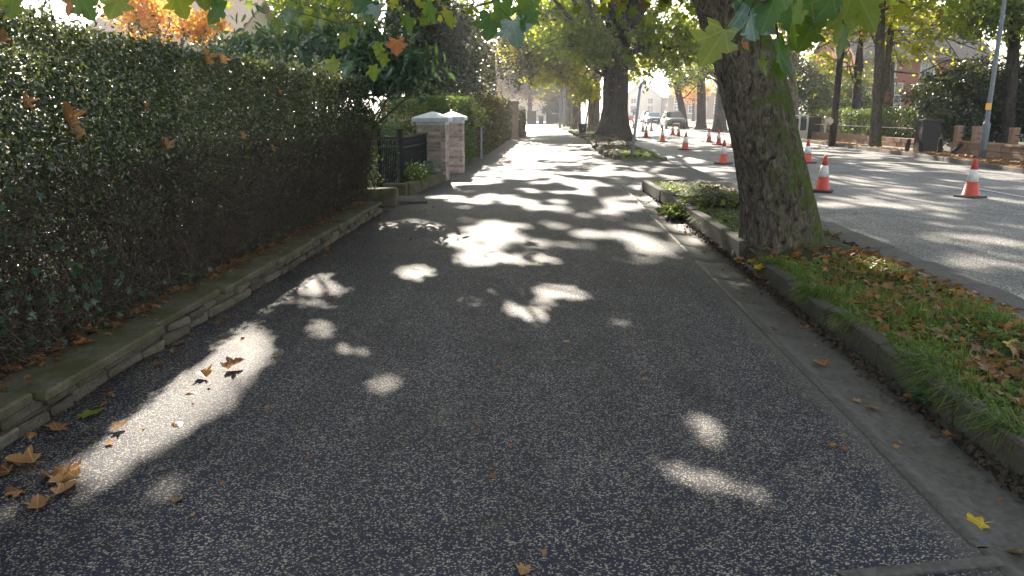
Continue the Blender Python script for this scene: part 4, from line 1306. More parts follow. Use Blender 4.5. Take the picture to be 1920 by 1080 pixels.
# left gardens
tree('evergreen_tree', 'tall dense dark evergreen behind the garden bush, near edge sloping to the hedge', (-4.6, 33, 0), [(-4.6, 33, 0), (-4.6, 33, 3), (-4.6, 33, 6)], [.25, .2, .1],
     [((-4.6, 33, 2.6), (2.3, 2.6, 1.9), 13000, .4, 150, .36), ((-4.9, 33, 4.8), (1.9, 2, 2.0), 11000, .4, 120, .34), ((-5.5, 33, 7), (1.4, 1.6, 2), 5000, .4, 60, .3)], 120, (.13, .22), LEAF_OVAL, 'holly', limbs=14, mask=False)
tree('evergreen_tree', 'dark speckled evergreen tree overhanging the tall clipped hedge further on', (-3.4, 47, 0), [(-3.4, 47, 0), (-3.3, 47, 3), (-3.2, 47, 5)], [.25, .2, .1],
     [((-2.4, 47.5, 3.9), (2.5, 3, 1.4), 9000, .3, 110, .4), ((-3.4, 48, 5.9), (2.8, 3, 1.9), 9000, .3, 110, .42)], 121, (.13, .22), LEAF_OVAL, 'beech', limbs=14)
tree('garden_tree', 'tall broad green tree closing the sky behind the laurel bush', (-9, 27, 0), [(-9, 27, 0), (-8.9, 27, 3), (-8.6, 27, 6)], [.3, .24, .15],
     [((-8.2, 27, 6.2), (2.4, 2.4, 2.0), 4600, .3, 80, .42), ((-6.7, 24.5, 4.4), (1.6, 1.6, 1.3), 2600, .3, 50, .36), ((-9.8, 29, 7.5), (2.5, 2.5, 2), 2500, .3, 40, .4)], 122, (.13, .22), LEAF_PLANE, 'plane', limbs=14)
tree('plane_tree', 'added tall tree behind the dark evergreen, crown out of view, shading the path', (-7.6, 38, 0), [(-7.6, 38, -.1), (-7.5, 38, 4), (-7.2, 37.5, 9), (-6.8, 37, 13)], [.42, .36, .28, .16],  # tree added to shade the left of the path; crown above the frame
     [((-5.9, 36, 14.2), (4.2, 5, 4.2), 32000, .1, 260, .55)], 127, (.16, .25), LEAF_QUAD, 'plane', limbs=16)
tree('autumn_tree', 'small orange leaved tree behind the clipped hedge in front of the tiled house', (-12.3, 24, 0), [(-12.3, 24, 0), (-12.2, 24, 2), (-12.1, 24, 4)], [.14, .11, .06],
     [((-12.5, 24, 4.6), (1.1, 1.0, 1.0), 2600, .3, 50, .25), ((-10.9, 24.3, 4.15), (.75, .7, .5), 1100, .3, 24, .2), ((-12.6, 24, 3.2), (1, 1, .6), 900, .3, 20, .25)], 123, (.10, .17), LEAF_QUAD, 'orange_tree', 'bark_pale', limbs=14, mask=False)
shrub('garden_shrub', 'yellow green shrub poking above the clipped hedge below the orange tree', 'shrub', (-8.3, 14, .1),
      [((-8.6, 14.5, 2.2), (1.6, 1, .7), 2600, .4, 40, .2), ((-6.6, 14, 1.9), (.9, .8, .6), 1300, .4, 20, .18)], (.07, .13), LEAF_OVAL, 'bushgreen', 124, stems=12)
tree('copper_tree', 'brown leaved tree closing the far end of the path', (-2.2, 104, 0), [(-2.2, 104, 0), (-2.2, 104, 3), (-2, 104, 6)], [.3, .25, .2],
     [((-2, 104, 6.0), (5, 3, 3.6), 9000, .3, 120, .7), ((3.2, 108, 5.6), (4.5, 3, 3.6), 6000, .3, 80, .7), ((-8, 108, 7), (4.5, 3, 4), 5000, .3, 70, .7)], 125, (.25, .4), LEAF_QUAD, 'brown_tree', limbs=14, mask=False)
shrub('dark_bush', 'dark bush beside the last trunks where the path bends', 'bush', (1.2, 97, 0), [((1.0, 97, 2.0), (1.6, 1.5, 1.6), 2200, .4, 30, .35)], (.18, .3), LEAF_OVAL, 'holly', 126, stems=8)
# trees beyond the sky gaps at the left
for i, (x, y, z, r, lab) in enumerate([(-20, 50, 7, 4.5, 'green tree beyond the tiled house roof'), (-9, 62, 7.5, 5, 'distant green tree above the evergreen tops'), (-28, 60, 8, 6, 'distant green tree at the edge of the gardens behind the hedge')]):
    tree('garden_tree', lab, (x, y, 0), [(x, y, 0), (x, y, z * .4), (x, y, z * .8)], [.35, .28, .18], [((x, y, z), (r, r, r * .75), 4500, .3, 70, .6)], 130 + i, (.24, .4), LEAF_QUAD, 'plane', limbs=10, mask=False)

# right side of the road
tree('twin_tree', 'twin stemmed roadside tree at the kerb opposite, beside the dark pole', (14.45, 34, 0),
     [(14.45, 34, -.05), (14.3, 34, 2), (14.2, 34, 4), (14.0, 34, 6.4), (13.9, 34, 8.5)], [.24, .21, .19, .17, .13],
     [((13.6, 34, 8), (4.5, 4.5, 3.0), 7500, .3, 90, .5), ((12.4, 36, 5.6), (2.6, 3, 1.3), 3200, .3, 44, .38), ((16.4, 35, 5.6), (2.6, 3, 1.5), 3600, .3, 50, .38)], 140, (.15, .24), LEAF_PLANE, 'plane_gold', 'bark_near', limbs=16, flare=.05)
rt = bpy.data.objects['twin_tree']
link('stem', trunk_mesh('stem', [(14.4, 34, 1.6), (14.52, 34, 2.6), (14.56, 34, 3.4), (14.58, 34, 4.9)], [.12, .135, .13, .12], M['bark_near'], 9, 18, 20, .015), rt, world_coords=True)
for i, (x, y, r, lab, lean) in enumerate([(14.7, 46, .30, 'pale trunked plane tree seen just right of the leaning tree', -.55), (13.9, 62, .50, 'stout plane tree on the far kerb left of the leaning trunk', .1), (14.05, 70, .44, 'dark plane tree beside the parked looking silver car', -.25), (13.1, 73, .36, 'forked plane tree leaning over the road above the silver car', -1.3)]):
    tree('plane_tree', lab, (x, y, 0), [(x, y, -.1), (x + lean * .1, y, 1), (x + lean * .5, y, 3), (x + lean, y, 5), (x + lean * 1.5, y, 7.5)], [r, r * .92, r * .85, r * .75, r * .55],
         [((x + lean * 1.5, y, 9), (5.5, 5, 4), 5000, .3, 90, .55), ((x - 2.4, y - 2, 5.2), (3.2, 3, 1.8), 9000, .25, 100, .42), ((x + 1.5, y, 4.6), (2.6, 3, 1.5), 3600, .25, 44, .42)], 150 + i, (.2, .3), LEAF_QUAD, ('plane_gold', 'plane', 'plane', 'plane')[i], ('bark_pale', 'bark_far', 'bark_far', 'bark_far')[i], limbs=16, flare=.2)
tree('autumn_tree', 'yellow leaved tree in front of the far pale terrace', (22.5, 118, 0), [(22.5, 118, 0), (22.4, 118, 2), (22.4, 118, 4)], [.2, .16, .1], [((22, 118, 4.6), (3.0, 3, 2.2), 2200, .3, 40, .5)], 160, (.25, .4), LEAF_QUAD, 'orange_tree', limbs=10, mask=False)
tree('garden_tree', 'dark trunked tree with yellowing crown above the round evergreen shrub', (18.2, 31, 0), [(18.2, 31, 0), (18.1, 31, 2.5), (17.9, 31, 5), (17.8, 31, 8)], [.26, .22, .18, .1],
     [((17.5, 30, 5.6), (3.2, 3, 1.8), 6500, .25, 90, .42), ((20.4, 31, 4.9), (2.6, 3, 1.9), 5200, .3, 60, .42), ((18, 31, 9), (4, 4, 2.5), 3000, .3, 50, .5)], 161, (.14, .22), LEAF_PLANE, 'plane', limbs=20)
tree('garden_tree', 'large golden tree standing in front of the red brick house', (20.5, 47, 0), [(20.5, 47, 0), (20.4, 47, 2.5), (20.2, 47, 5), (20, 47, 8)], [.35, .3, .25, .15],
     [((19, 46, 5.6), (3.8, 3.5, 2.6), 9500, .3, 110, .5), ((23, 47, 6.2), (4.2, 4, 3.0), 10000, .3, 110, .5), ((24.5, 44, 5.0), (3, 2.5, 1.6), 3600, .3, 50, .45), ((21.3, 46, 4.7), (2.4, 2, .9), 5000, .2, 50, .36), ((22.6, 45, 3.4), (1.6, 1.5, 1.0), 2600, .2, 30, .34), ((26.8, 46, 5.6), (2.8, 2.5, 1.7), 7000, .2, 70, .42)], 162, (.18, .28), LEAF_QUAD, 'plane_gold', limbs=20)
tree('garden_tree', 'slender tree behind the hedge left of the twin stemmed tree', (16.6, 42, 0), [(16.6, 42, 0), (16.6, 42, 2), (16.5, 42, 4), (16.5, 42, 6)], [.24, .22, .18, .1],
     [((15.4, 42.5, 3.9), (2.0, 2, 1.8), 5600, .3, 80, .36), ((17, 42, 6.5), (2.8, 2.6, 2.0), 4600, .3, 60, .42)], 163, (.15, .24), LEAF_PLANE, 'plane_gold', limbs=14)
for i, (x, y, z, r, lab) in enumerate([(30, 74, 8, 6, 'tall tree beyond the red brick house'), (28, 36, 7, 4.5, 'broad tree at the edge of the view behind the round evergreen shrub'), (19, 85, 8, 5.5, 'tree behind the stout kerbside planes'), (38, 52, 8, 6, 'far tree rising behind the garden hedge opposite')]):
    tree('garden_tree', lab, (x, y, 0), [(x, y, 0), (x, y, z * .4), (x, y, z * .8)], [.35, .28, .18], [((x, y, z), (r, r, r * .7), 5200, .3, 80, .55)], 170 + i, (.22, .36), LEAF_QUAD, 'plane', limbs=12, mask=False)
shrub('evergreen_shrub', 'large round dark evergreen shrub behind the red sandstone wall', 'shrub', (18, 32.5, 0),
      [((17.6, 32.5, 1.9), (2.6, 2, 1.8), 22000, .45, 220, .3), ((20.3, 32, 1.9), (2.4, 2, 1.9), 14000, .45, 140, .3), ((16.2, 31, 1.2), (1, 1.2, .9), 2500, .5, 36, .22)], (.09, .17), LEAF_OVAL, 'holly', 180, stems=16)
shrub('evergreen_shrub', 'tall dark green bush behind the white framed gateway', 'shrub', (16.6, 50, 0), [((16.4, 50, 2.7), (2.2, 2, 2.3), 9000, .4, 110, .36), ((19.5, 51, 2.6), (2.2, 2, 2.0), 6000, .4, 80, .36), ((15.2, 52, 4.6), (1.5, 1.5, 1.5), 3000, .3, 40, .34)], (.13, .22), LEAF_OVAL, 'ivy', 182, stems=14)
hedge_box('hedge', 'dark green garden hedge behind the low wall on the far side of the road', 15.7, 17.2, 34.5, 46, 1.6, 9000, (.09, .16), 'ivy', 181, wob=.25)

# ------------------------------------------------------------------ far-side walls, posts, bollards
wl = tag(empty('sandstone_wall', (15.4, 27, 0)), 'low red sandstone wall with square piers and a thin rail between them', 'wall')
wsv = [stone_mesh('wall_block', M['sandstone'], .26, .62, .20, .012, .012, s + 400) for s in range(5)]
for row in range(2):
    y = 20.0 + row * .3
    while y < 29.2:
        s = random.uniform(.85, 1.2)
        link('wall_block', random.choice(wsv), wl, loc=(random.uniform(-.01, .01), y + s * .31 - 27, .12 + row * .205), scale=(1, s * .98, 1))
        y += s * .625
y = 20.0
while y < 29:
    link('coping_stone', stone_mesh('coping_stone', M['sandstone'], .34, .98, .09, .02, .01, int(y * 10)), wl, loc=(0, y + .5 - 27, .465))
    y += 1.0
for y in (21.0, 23.4, 25.8, 28.0, 29.2):
    MB().box(-.11, .11, y - .11 - 27, y + .11 - 27, 0.02, .96, .01).box(-.135, .135, y - .135 - 27, y + .135 - 27, .962, 1.05, .03).build('pier', M['sandstone'], wl)
MB().tube([(0, -7, .80), (0, 2.3, .80)], .016, 6).tube([(0, -7, .62), (0, 2.3, .62)], .012, 6).build('rail', M['black_iron'], wl)
gp = tag(empty('gate_pier', (14.95, 30.6, 0)), 'square dark weathered gate pier at the gap in the sandstone wall', 'pier')
MB().box(-.34, .34, -.3, .3, 0, 1.18, .02).build('shaft', M['darkstone'], gp)
MB().box(-.38, .38, -.34, .34, 1.182, 1.27, .03).build('cap', M['darkstone'], gp)
wl2 = tag(empty('sandstone_wall', (15.35, 38, 0)), 'pale sandstone wall with thin white rail in front of the garden hedge', 'wall')
for row in range(2):
    y = 31.2 + row * .3
    while y < 44:
        s = random.uniform(.85, 1.2)
        link('wall_block', random.choice(wsv), wl2, loc=(random.uniform(-.01, .01) - .5 * (y - 38) / 8, y + s * .31 - 38, .12 + row * .205), rot=(0, 0, .0625), scale=(1, s * .98, 1))
        y += s * .625
MB().tube([(.45, -6.8, .85), (-.38, 6, .85)], .014, 6).build('rail', M['white_wood'], wl2)
for y in (-6.5, -3.3, 0, 3, 6):
    MB().tube([(-.0625 * y, y, .4), (-.0625 * y, y, .86)], .014, 6).build('rail_post', M['black_iron'], wl2)
for i, (x, y, h, lean, lab) in enumerate([(14.1, 30.3, .48, .1, 'short dark wooden bollard in front of the dark gate pier'), (14.2, 29.4, .44, -.05, 'short dark wooden bollard just right of the gate pier'), (14.55, 28.7, .58, 0, 'upright dark bollard by the first sandstone pier'), (14.75, 28.3, .56, .75, 'dark bollard knocked over at a slant beside the lamp post')]):
    o = MB().tube([(0, 0, -.05), (0, 0, h * .93), (0, 0, h)], [.085, .08, .05], 10).build('bollard', M['dark_wood'], loc=(x, y, .04), rot=(0, lean, 0))
    tag(o, lab, 'bollard', 'wooden bollards along the far footway')
# white framed porch and posts
pc = tag(empty('porch_screen', (14.4, 43.5, 0)), 'white framed gateway screen with dark panels left of the dark pole', 'gateway')
for x in (-.62, -.22, .22, 1.25):
    MB().box(x - .05, x + .05, -.05, .05, 0, 1.28, .006).build('post', M['white_wood'], pc)
MB().box(-.57, -.27, -.02, .02, .06, 1.15).build('door_panel', M['dark_wood'], pc)
MB().box(-.17, .17, -.02, .02, .52, 1.15).build('dark_pane', M['glass'], pc)
MB().box(-.17, .17, -.03, .03, .05, .50).build('low_panel', M['render_wall'], pc)
MB().box(.28, .95, -.02, .02, .05, 1.22).build('gate_leaf', M['darkstone'], pc)
MB().box(-.67, .27, -.06, .06, 1.282, 1.36).build('top_rail', M['white_wood'], pc)

# telegraph pole
tp = tag(empty('telegraph_pole', (13.95, 37.2, 0)), 'dark creosoted telegraph pole at the far kerb left of the twin tree', 'pole')
MB().tube([(-.2, 0, -.1), (-.2, 0, 4), (-.2, 0, 9)], [.165, .145, .12], 14).build('shaft', M['dark_wood'], tp, smooth=True)
o = MB().box(-.16, .16, -.012, .012, -.13, .13, .01).build('notice', M['render_wall'], tp, loc=(-.42, -.12, 1.12), rot=(0, .75, 0))
# lamp post
lp = tag(empty('lamp_post', (14.42, 25.7, 0)), 'tall grey street lamp column with small yellow plate in front of the sandstone wall', 'lamp post')
MB().lathe([(.115, -.05), (.115, 1.15), (.105, 1.2), (.07, 1.24), (.066, 4), (.05, 8)], 16).build('column', M['grey_dark'], lp, smooth=True)
MB().box(-.05, .05, -.121, -.112, .35, .85, .004).build('access_door', M['grey_dark'], lp)
MB().tube([(0, 0, 8), (-.3, 0, 8.3), (-1.3, 0, 8.4)], .035, 8).build('arm', M['grey_dark'], lp)
MB().box(-1.9, -1.25, -.12, .12, 8.34, 8.46, .03).build('lantern', M['grey_metal'], lp)
MB().box(-.10, .09, -.085, -.07, 1.62, 1.83, .006).build('plate', M['yellow'], lp, loc=(-.06, 0, 0))
# ring sign behind twin tree
rs = tag(empty('round_sign', (14.85, 34.6, 0)), 'round sign with dark red rim half hidden by the twin stemmed tree', 'road sign')
MB().tube([(0, 0, 0), (0, 0, 2.5)], .035, 8).build('pole', M['grey_dark'], rs)
V = MB()
V.tube([(.29 * math.cos(t), 0, .29 * math.sin(t)) for t in np.linspace(0, 2 * math.pi, 25)], .035, 8, False)
V.build('rim', M['sign_red'], rs, loc=(-.02, -.05, 2.18))
MB().lathe([(.27, 0), (.27, .01)], 24).build('face', M['sandstone'], rs, loc=(-.02, -.045, 2.18), rot=(math.pi / 2, 0, 0))
# leaning sign pole on the far verge
sg = tag(empty('sign_pole', (2.9, 25.8, 0)), 'thin grey metal pole leaning on the leafy tip of the far verge', 'pole')
MB().tube([(0, 0, -.05), (.10, 0, 1.02), (.20, 0, 2.3)], [.05, .047, .045], 12).build('shaft', M['grey_metal'], sg, smooth=True)
MB().tube([(.20, 0, 2.3), (.245, 0, 2.46), (.33, 0, 2.56)], [.045, .043, .03], 12).build('bent_tip', M['grey_metal'], sg, smooth=True)
# litter bin
lb = tag(empty('litter_bin', (2.38, 50.0, .1)), 'black litter bin on the verge edge left of the massive plane tree', 'bin')
MB().add([(-.2, -.17, .02), (.2, -.17, .02), (.2, .17, .02), (-.2, .17, .02), (-.29, -.22, .58), (.29, -.22, .58), (.29, .22, .58), (-.29, .22, .58)],
         [(3, 2, 1, 0), (4, 5, 6, 7), (0, 1, 5, 4), (1, 2, 6, 5), (2, 3, 7, 6), (3, 0, 4, 7)]).build('body', M['bin_black'], lb)
MB().box(-.31, .31, -.24, .24, .582, .64, .012).build('rim', M['bin_black'], lb)
MB().lathe([(.05, 0), (.05, .01)], 14).build('emblem', M['grey_metal'], lb, loc=(.03, -.203, .35), rot=(math.pi / 2 + .09, 0, 0))
MB().tube([(-.33, 0, -.1), (-.33, 0, .75)], .02, 8).build('post', M['grey_metal'], lb)
# slim blue-grey posts among the far trunks
for i, x in enumerate((1.2, 1.65, 2.05)):
    o = MB().tube([(0, 0, 0), (0, 0, 1.75), (0, 0, 2.6)], [.10, .085, .06], 10).build('lamp_column', M['grey_metal'], loc=(x, 66 + i * 5, .1))
    tag(o, ('pale blue grey column nearest the path bend', 'pale blue grey column second from the path bend', 'pale blue grey column nearest the far plane trunks')[i], 'post', 'pale posts at the far verge')

# ------------------------------------------------------------------ traffic cones
cone0 = empty('traffic_cone')
mb = MB().add([], [])
mb.box(-.215, .215, -.215, .215, 0, .045, .02).build('base', M['rubber'], cone0)
zr = lambda z: .155 - (.155 - .03) * (z - .045) / .70


def band(z0, z1, off=0.0):
    return [(zr(z0) + off, z0), (zr(z1) + off, z1)]


MB().lathe([(.17, .045), (.16, .06)] + band(.065, .31), 24).build('lower_body', M['cone_red'], cone0, smooth=True)
MB().lathe(band(.311, .545, .003), 24).build('white_sleeve', M['cone_white'], cone0, smooth=True)
MB().lathe(band(.546, .72) + [(.034, .745), (.02, .75)], 24).build('tip', M['cone_red'], cone0, smooth=True)
CONES = [(8.30, 15.0, 'large cone alone on the open road nearest the lamp post side'), (5.78, 15.95, 'large cone standing just right of the leaning trunk'), (5.64, 24.3, 'cone left of the leaning trunk with broad white sleeve'), (8.40, 24.7, 'cone right behind the leaning trunk, beyond the nearest pair'),
         (5.98, 32.9, 'cone on the near lane line one back from the white sleeved cone'), (8.65, 40.9, 'first of the four cones before the leaning trunk'), (8.45, 37.7, 'second of the four cones before the leaning trunk'), (8.50, 35.0, 'cone half touching the left edge of the leaning trunk'),
         (6.30, 41.5, 'cone near the foot of the massive plane with long shadow'), (6.30, 48.3, 'cone between the grey pole and the silver car'), (8.70, 52.8, 'cone in front of the silver car number plate'), (8.65, 50.3, 'cone in front of the silver car offside headlight'),
         (7.65, 60.8, 'small cone just right of the grey pole'), (8.55, 62.5, 'small cone below the blue car'), (8.2, 72, 'small far cone behind the grey pole'), (8.8, 84, 'tiny far cone beyond the blue car'), (9.6, 96, 'tiny far cone beside the blue works sign'), (9.9, 103, 'farthest tiny cone by the works barrier')]
for i, (x, y, lab) in enumerate(CONES):
    c = cone0 if i == 0 else copy_tree(cone0)
    c.location = (x, y, ROADZ + .025)
    c.rotation_euler = (random.uniform(-.03, .03), random.uniform(-.03, .03), random.uniform(0, 1.5))
    tag(c, lab, 'traffic cone', 'traffic cones along the coned off lane')

# works barrier and signs far down the road
wb = tag(empty('works_barrier', (10.6, 104, ROADZ)), 'red and white plastic works barrier far down the road', 'barrier')
for k in range(4):
    MB().box(-1.2 + k * .6, -.6 + k * .6 - .01, -.04, .04, .35, 1.0, .01).build('panel', M['cone_red' if k % 2 else 'cone_white'], wb)
for k in (-1.1, 1.1):
    MB().box(k - .05, k + .05, -.3, .3, 0, .34, .01).build('foot', M['rubber'], wb)
ws = tag(empty('works_sign', (12.75, 110, ROADZ)), 'blue rectangular road works sign on two legs left of the far cars', 'road sign')
MB().box(-.42, .42, -.02, .02, 1.05, 1.95).build('board', M['sign_blue'], ws)
MB().box(-.28, .28, -.03, -.022, 1.45, 1.78).build('white_panel', M['grey_metal'], ws)
MB().box(-.2, .25, -.03, -.022, 1.14, 1.24).build('text_bar', M['cone_white'], ws)
MB().tube([(-.3, 0, 0), (-.3, 0, 1.1)], .03, 6).tube([(.3, 0, 0), (.3, 0, 1.1)], .03, 6).build('legs', M['grey_metal'], ws)
ws = tag(empty('works_sign', (13.2, 101, ROADZ)), 'dark round works sign on a frame beside the blue car', 'road sign')
MB().lathe([(.33, 0), (.33, .02)], 20).build('disc', M['sign_dark'], ws, loc=(0, 0, 1.30), rot=(math.pi / 2, 0, 0))
MB().box(-.3, .3, .02, .05, .3, .98).build('lower_panel', M['cone_white'], ws)
MB().tube([(-.32, 0, 0), (0, .02, 1.3)], .025, 6).tube([(.32, 0, 0), (0, .02, 1.3)], .025, 6).build('frame', M['grey_metal'], ws)


# ------------------------------------------------------------------ cars facing the viewer
def car(label, loc, rz, paint, w=1.80, L=4.2, h=1.60, sill=.30, trim='car_black'):
    root = tag(empty('car', loc, rz), label, 'car', 'cars coming along the road')
    hw = w / 2
    bonnet, belt = h * .64, h * .60
    # body: lofted sections from nose (y = -L/2) to tail
    secs = [(-L / 2, .84, .42, .64 * bonnet), (-L / 2 + .10, .94, .30, .80 * bonnet), (-L / 2 + .35, .99, .26, .92 * bonnet), (-L / 2 + 1.05, 1.0, .26, bonnet), (-L / 2 + 1.3, 1.0, .26, belt + .03), (L / 2 - .5, 1.0, .26, belt + .05), (L / 2 - .1, .97, .30, belt), (L / 2, .9, .42, belt * .9)]
    V, F = [], []
    for (y, ws_, z0, z1) in secs:
        a = hw * ws_
        V += [(-a * .92, y, z0), (-a, y, z0 + .15), (-a * .99, y, z1 - .16), (-a * .88, y, z1 - .02), (-a * .45, y, z1 + .02), (a * .45, y, z1 + .02), (a * .88, y, z1 - .02), (a * .99, y, z1 - .16), (a, y, z0 + .15), (a * .92, y, z0)]
    n = 10
    for i in range(len(secs) - 1):
        for k in range(n):
            F.append((i * n + k, (i + 1) * n + k, (i + 1) * n + (k + 1) % n, i * n + (k + 1) % n))
    mb = MB().add(V, F + [tuple(range(n)), tuple((len(secs) - 1) * n + k for k in range(n - 1, -1, -1))])
    mb.build('body', M[paint], root, smooth=True)
    yw, yr, yb = -L / 2 + 1.05, -L / 2 + 1.85, L / 2 - .25
    zb = belt + .02
    # cabin: pillars and roof in paint, glass set in
    t, b_ = hw * .72, hw * .90
    mb = MB().add([(-t, yr, h - .06), (t, yr, h - .06), (t, yb - .35, h - .05), (-t, yb - .35, h - .05), (-t * .9, yr + .15, h), (t * .9, yr + .15, h), (t * .9, yb - .5, h), (-t * .9, yb - .5, h)],
                  [(0, 1, 5, 4), (1, 2, 6, 5), (2, 3, 7, 6), (3, 0, 4, 7), (4, 5, 6, 7), (3, 2, 1, 0)])
    mb.build('roof', M[paint], root, smooth=False)
    MB().add([(-b_ * .93, yw, bonnet), (b_ * .93, yw, bonnet), (t * .94, yr - .01, h - .065), (-t * .94, yr - .01, h - .065)], [(0, 1, 2, 3)]).build('windscreen', M['glass'], root)
    for s in (-1, 1):
        MB().add([(s * b_, yw + .25, zb), (s * b_, yb, zb), (s * t, yb - .35, h - .07), (s * t, yr + .05, h - .07)], [(0, 1, 2, 3) if s > 0 else (3, 2, 1, 0)]).build('side_window', M['glass'], root)
        MB().tube([(s * b_ * .97, yw, bonnet - .01), (s * t * .98, yr, h - .055)], .035, 6).build('pillar', M[paint], root)
        MB().box(-.10, .10, -.05, .07, -.07, .07, .02).build('door_mirror', M[trim], root, loc=(s * (b_ + .13), yw + .42, zb + .10))
        MB().add([(s * hw * .50, -L / 2 + .06, bonnet * .62), (s * hw * .90, -L / 2 + .20, bonnet * .66), (s * hw * .93, -L / 2 + .30, bonnet * .85), (s * hw * .52, -L / 2 + .09, bonnet * .78)], [(0, 1, 2, 3) if s > 0 else (3, 2, 1, 0)]).build('headlight', M['headlight'], root, loc=(0, -.03, 0))
        for yy in (-L / 2 + .8, L / 2 - .8):
            wh = MB().lathe([(.18, -.1), (.31, -.1), (.325, -.06), (.325, .06), (.31, .1), (.18, .1)], 18).build('wheel', M['rubber'], root, loc=(s * (hw - .10), yy, .325), rot=(0, math.pi / 2, 0))
            MB().lathe([(.05, -.05), (.19, -.06), (.19, .06), (.05, .09)], 12).build('rim', M['grey_metal'], wh)
    MB().box(-hw * .48, hw * .48, -L / 2 - .03, -L / 2 + .1, bonnet * .60, bonnet * .76, .02).build('grille', M[trim], root)
    MB().box(-hw * .90, hw * .90, -L / 2 - .06, -L / 2 + .3, .24, .50, .05).build('bumper', M[trim], root)
    MB().box(-.26, .26, -L / 2 - .075, -L / 2 - .062, .47, .58).build('number_plate', M['plate'], root)
    return root


car('silver car with black bumper and bright headlights facing the cones on the road', (11.75, 71.5, ROADZ), 0, 'car_grey')
car('dark blue car following behind the silver car on the left', (12.9, 93, ROADZ), 0, 'car_blue', 1.72, 4.0, 1.45)
car('pale car in the distance behind the dark blue car', (14.3, 108, ROADZ), 0, 'car_grey', 1.75, 4.0, 1.5)


# ------------------------------------------------------------------ houses
def house(name, label, x0, x1, y0, y1, eave, ridge, wall, roof, wins, axis='y', chimney=None, frame='white_wood'):
    root = tag(empty(name, ((x0 + x1) / 2, (y0 + y1) / 2, 0)), label, 'house')
    cx, cy = (x0 + x1) / 2, (y0 + y1) / 2
    mb = MB()
    if axis == 'y':   # ridge runs along y, gable faces -y
        mb.add([(x0, y0, -.2), (x1, y0, -.2), (x1, y0, eave), (cx, y0, ridge), (x0, y0, eave), (x0, y1, -.2), (x1, y1, -.2), (x1, y1, eave), (cx, y1, ridge), (x0, y1, eave)],
               [(0, 1, 2, 3, 4), (9, 8, 7, 6, 5), (1, 6, 7, 2), (5, 0, 4, 9)])
    else:
        mb.add([(x0, y0, -.2), (x0, y1, -.2), (x0, y1, eave), (x0, cy, ridge), (x0, y0, eave), (x1, y0, -.2), (x1, y1, -.2), (x1, y1, eave), (x1, cy, ridge), (x1, y0, eave)],
               [(4, 3, 2, 1, 0), (5, 6, 7, 8, 9), (0, 5, 9, 4), (6, 1, 2, 7)])
    mb.build('wall', M[wall], root, world_coords=True)
    r = MB()
    ov, th = .3, .14
    if axis == 'y':
        for s, xe in ((-1, x0 - ov), (1, x1 + ov)):
            sl = (ridge - eave) / (cx - x0)
            ze = eave - ov * sl
            vs = [(cx, y0 - ov, ridge + .02), (cx, y1 + ov, ridge + .02), (xe, y1 + ov, ze + .02), (xe, y0 - ov, ze + .02)]
            vs += [(a, b, c + th) for a, b, c in vs]
            r.add(vs, [(0, 1, 2, 3), (7, 6, 5, 4), (0, 4, 5, 1), (1, 5, 6, 2), (2, 6, 7, 3), (3, 7, 4, 0)])
    else:
        for s, ye in ((-1, y0 - ov), (1, y1 + ov)):
            sl = (ridge - eave) / (cy - y0)
            ze = eave - ov * sl
            vs = [(x0 - ov, cy, ridge + .02), (x1 + ov, cy, ridge + .02), (x1 + ov, ye, ze + .02), (x0 - ov, ye, ze + .02)]
            vs += [(a, b, c + th) for a, b, c in vs]
            r.add(vs, [(0, 1, 2, 3), (7, 6, 5, 4), (0, 4, 5, 1), (1, 5, 6, 2), (2, 6, 7, 3), (3, 7, 4, 0)])
    ro = r.build('roof', M[roof], root, world_coords=True)
    if chimney:
        x, y = chimney
        ch = MB().box(x - .4, x + .4, y - .35, y + .35, ridge - .6, ridge + 1.1, .02).box(x - .2, x - .02, y - .1, y + .1, ridge + 1.1, ridge + 1.4).box(x + .05, x + .23, y - .1, y + .1, ridge + 1.1, ridge + 1.4).build('chimney', M[wall], ro)
        ch.location = -Vector(root.location) - Vector(ro.location)
        ch.location = (0, 0, 0)
    for (side, u, z, w, h) in wins:
        rot = 0 if side == 's' else (-math.pi / 2)
        loc = (u, y0, z) if side == 's' else (x0, u, z)
        wi = empty('window')
        wi.parent = root
        wi.location = Vector(loc) - Vector(root.location)
        wi.rotation_euler = (0, 0, rot)
        f = .09
        MB().box(-w / 2, w / 2, -.05, .04, 0, f).box(-w / 2, w / 2, -.05, .04, h - f, h).box(-w / 2, -w / 2 + f, -.05, .04, f, h - f).box(w / 2 - f, w / 2, -.05, .04, f, h - f).box(-.03, .03, -.045, .03, f, h - f).box(-w / 2 + f, -.03, -.04, .03, h * .5 - .03, h * .5 + .03).box(.03, w / 2 - f, -.04, .03, h * .5 - .03, h * .5 + .03).build('frame', M[frame], wi)
        MB().box(-w / 2 + f, w / 2 - f, -.012, -.004, f, h - f).build('pane', M['glass'], wi)
        MB().box(-w / 2 - .08, w / 2 + .08, -.12, -.052, -.08, -.002).build('sill', M[frame], wi)
    return root


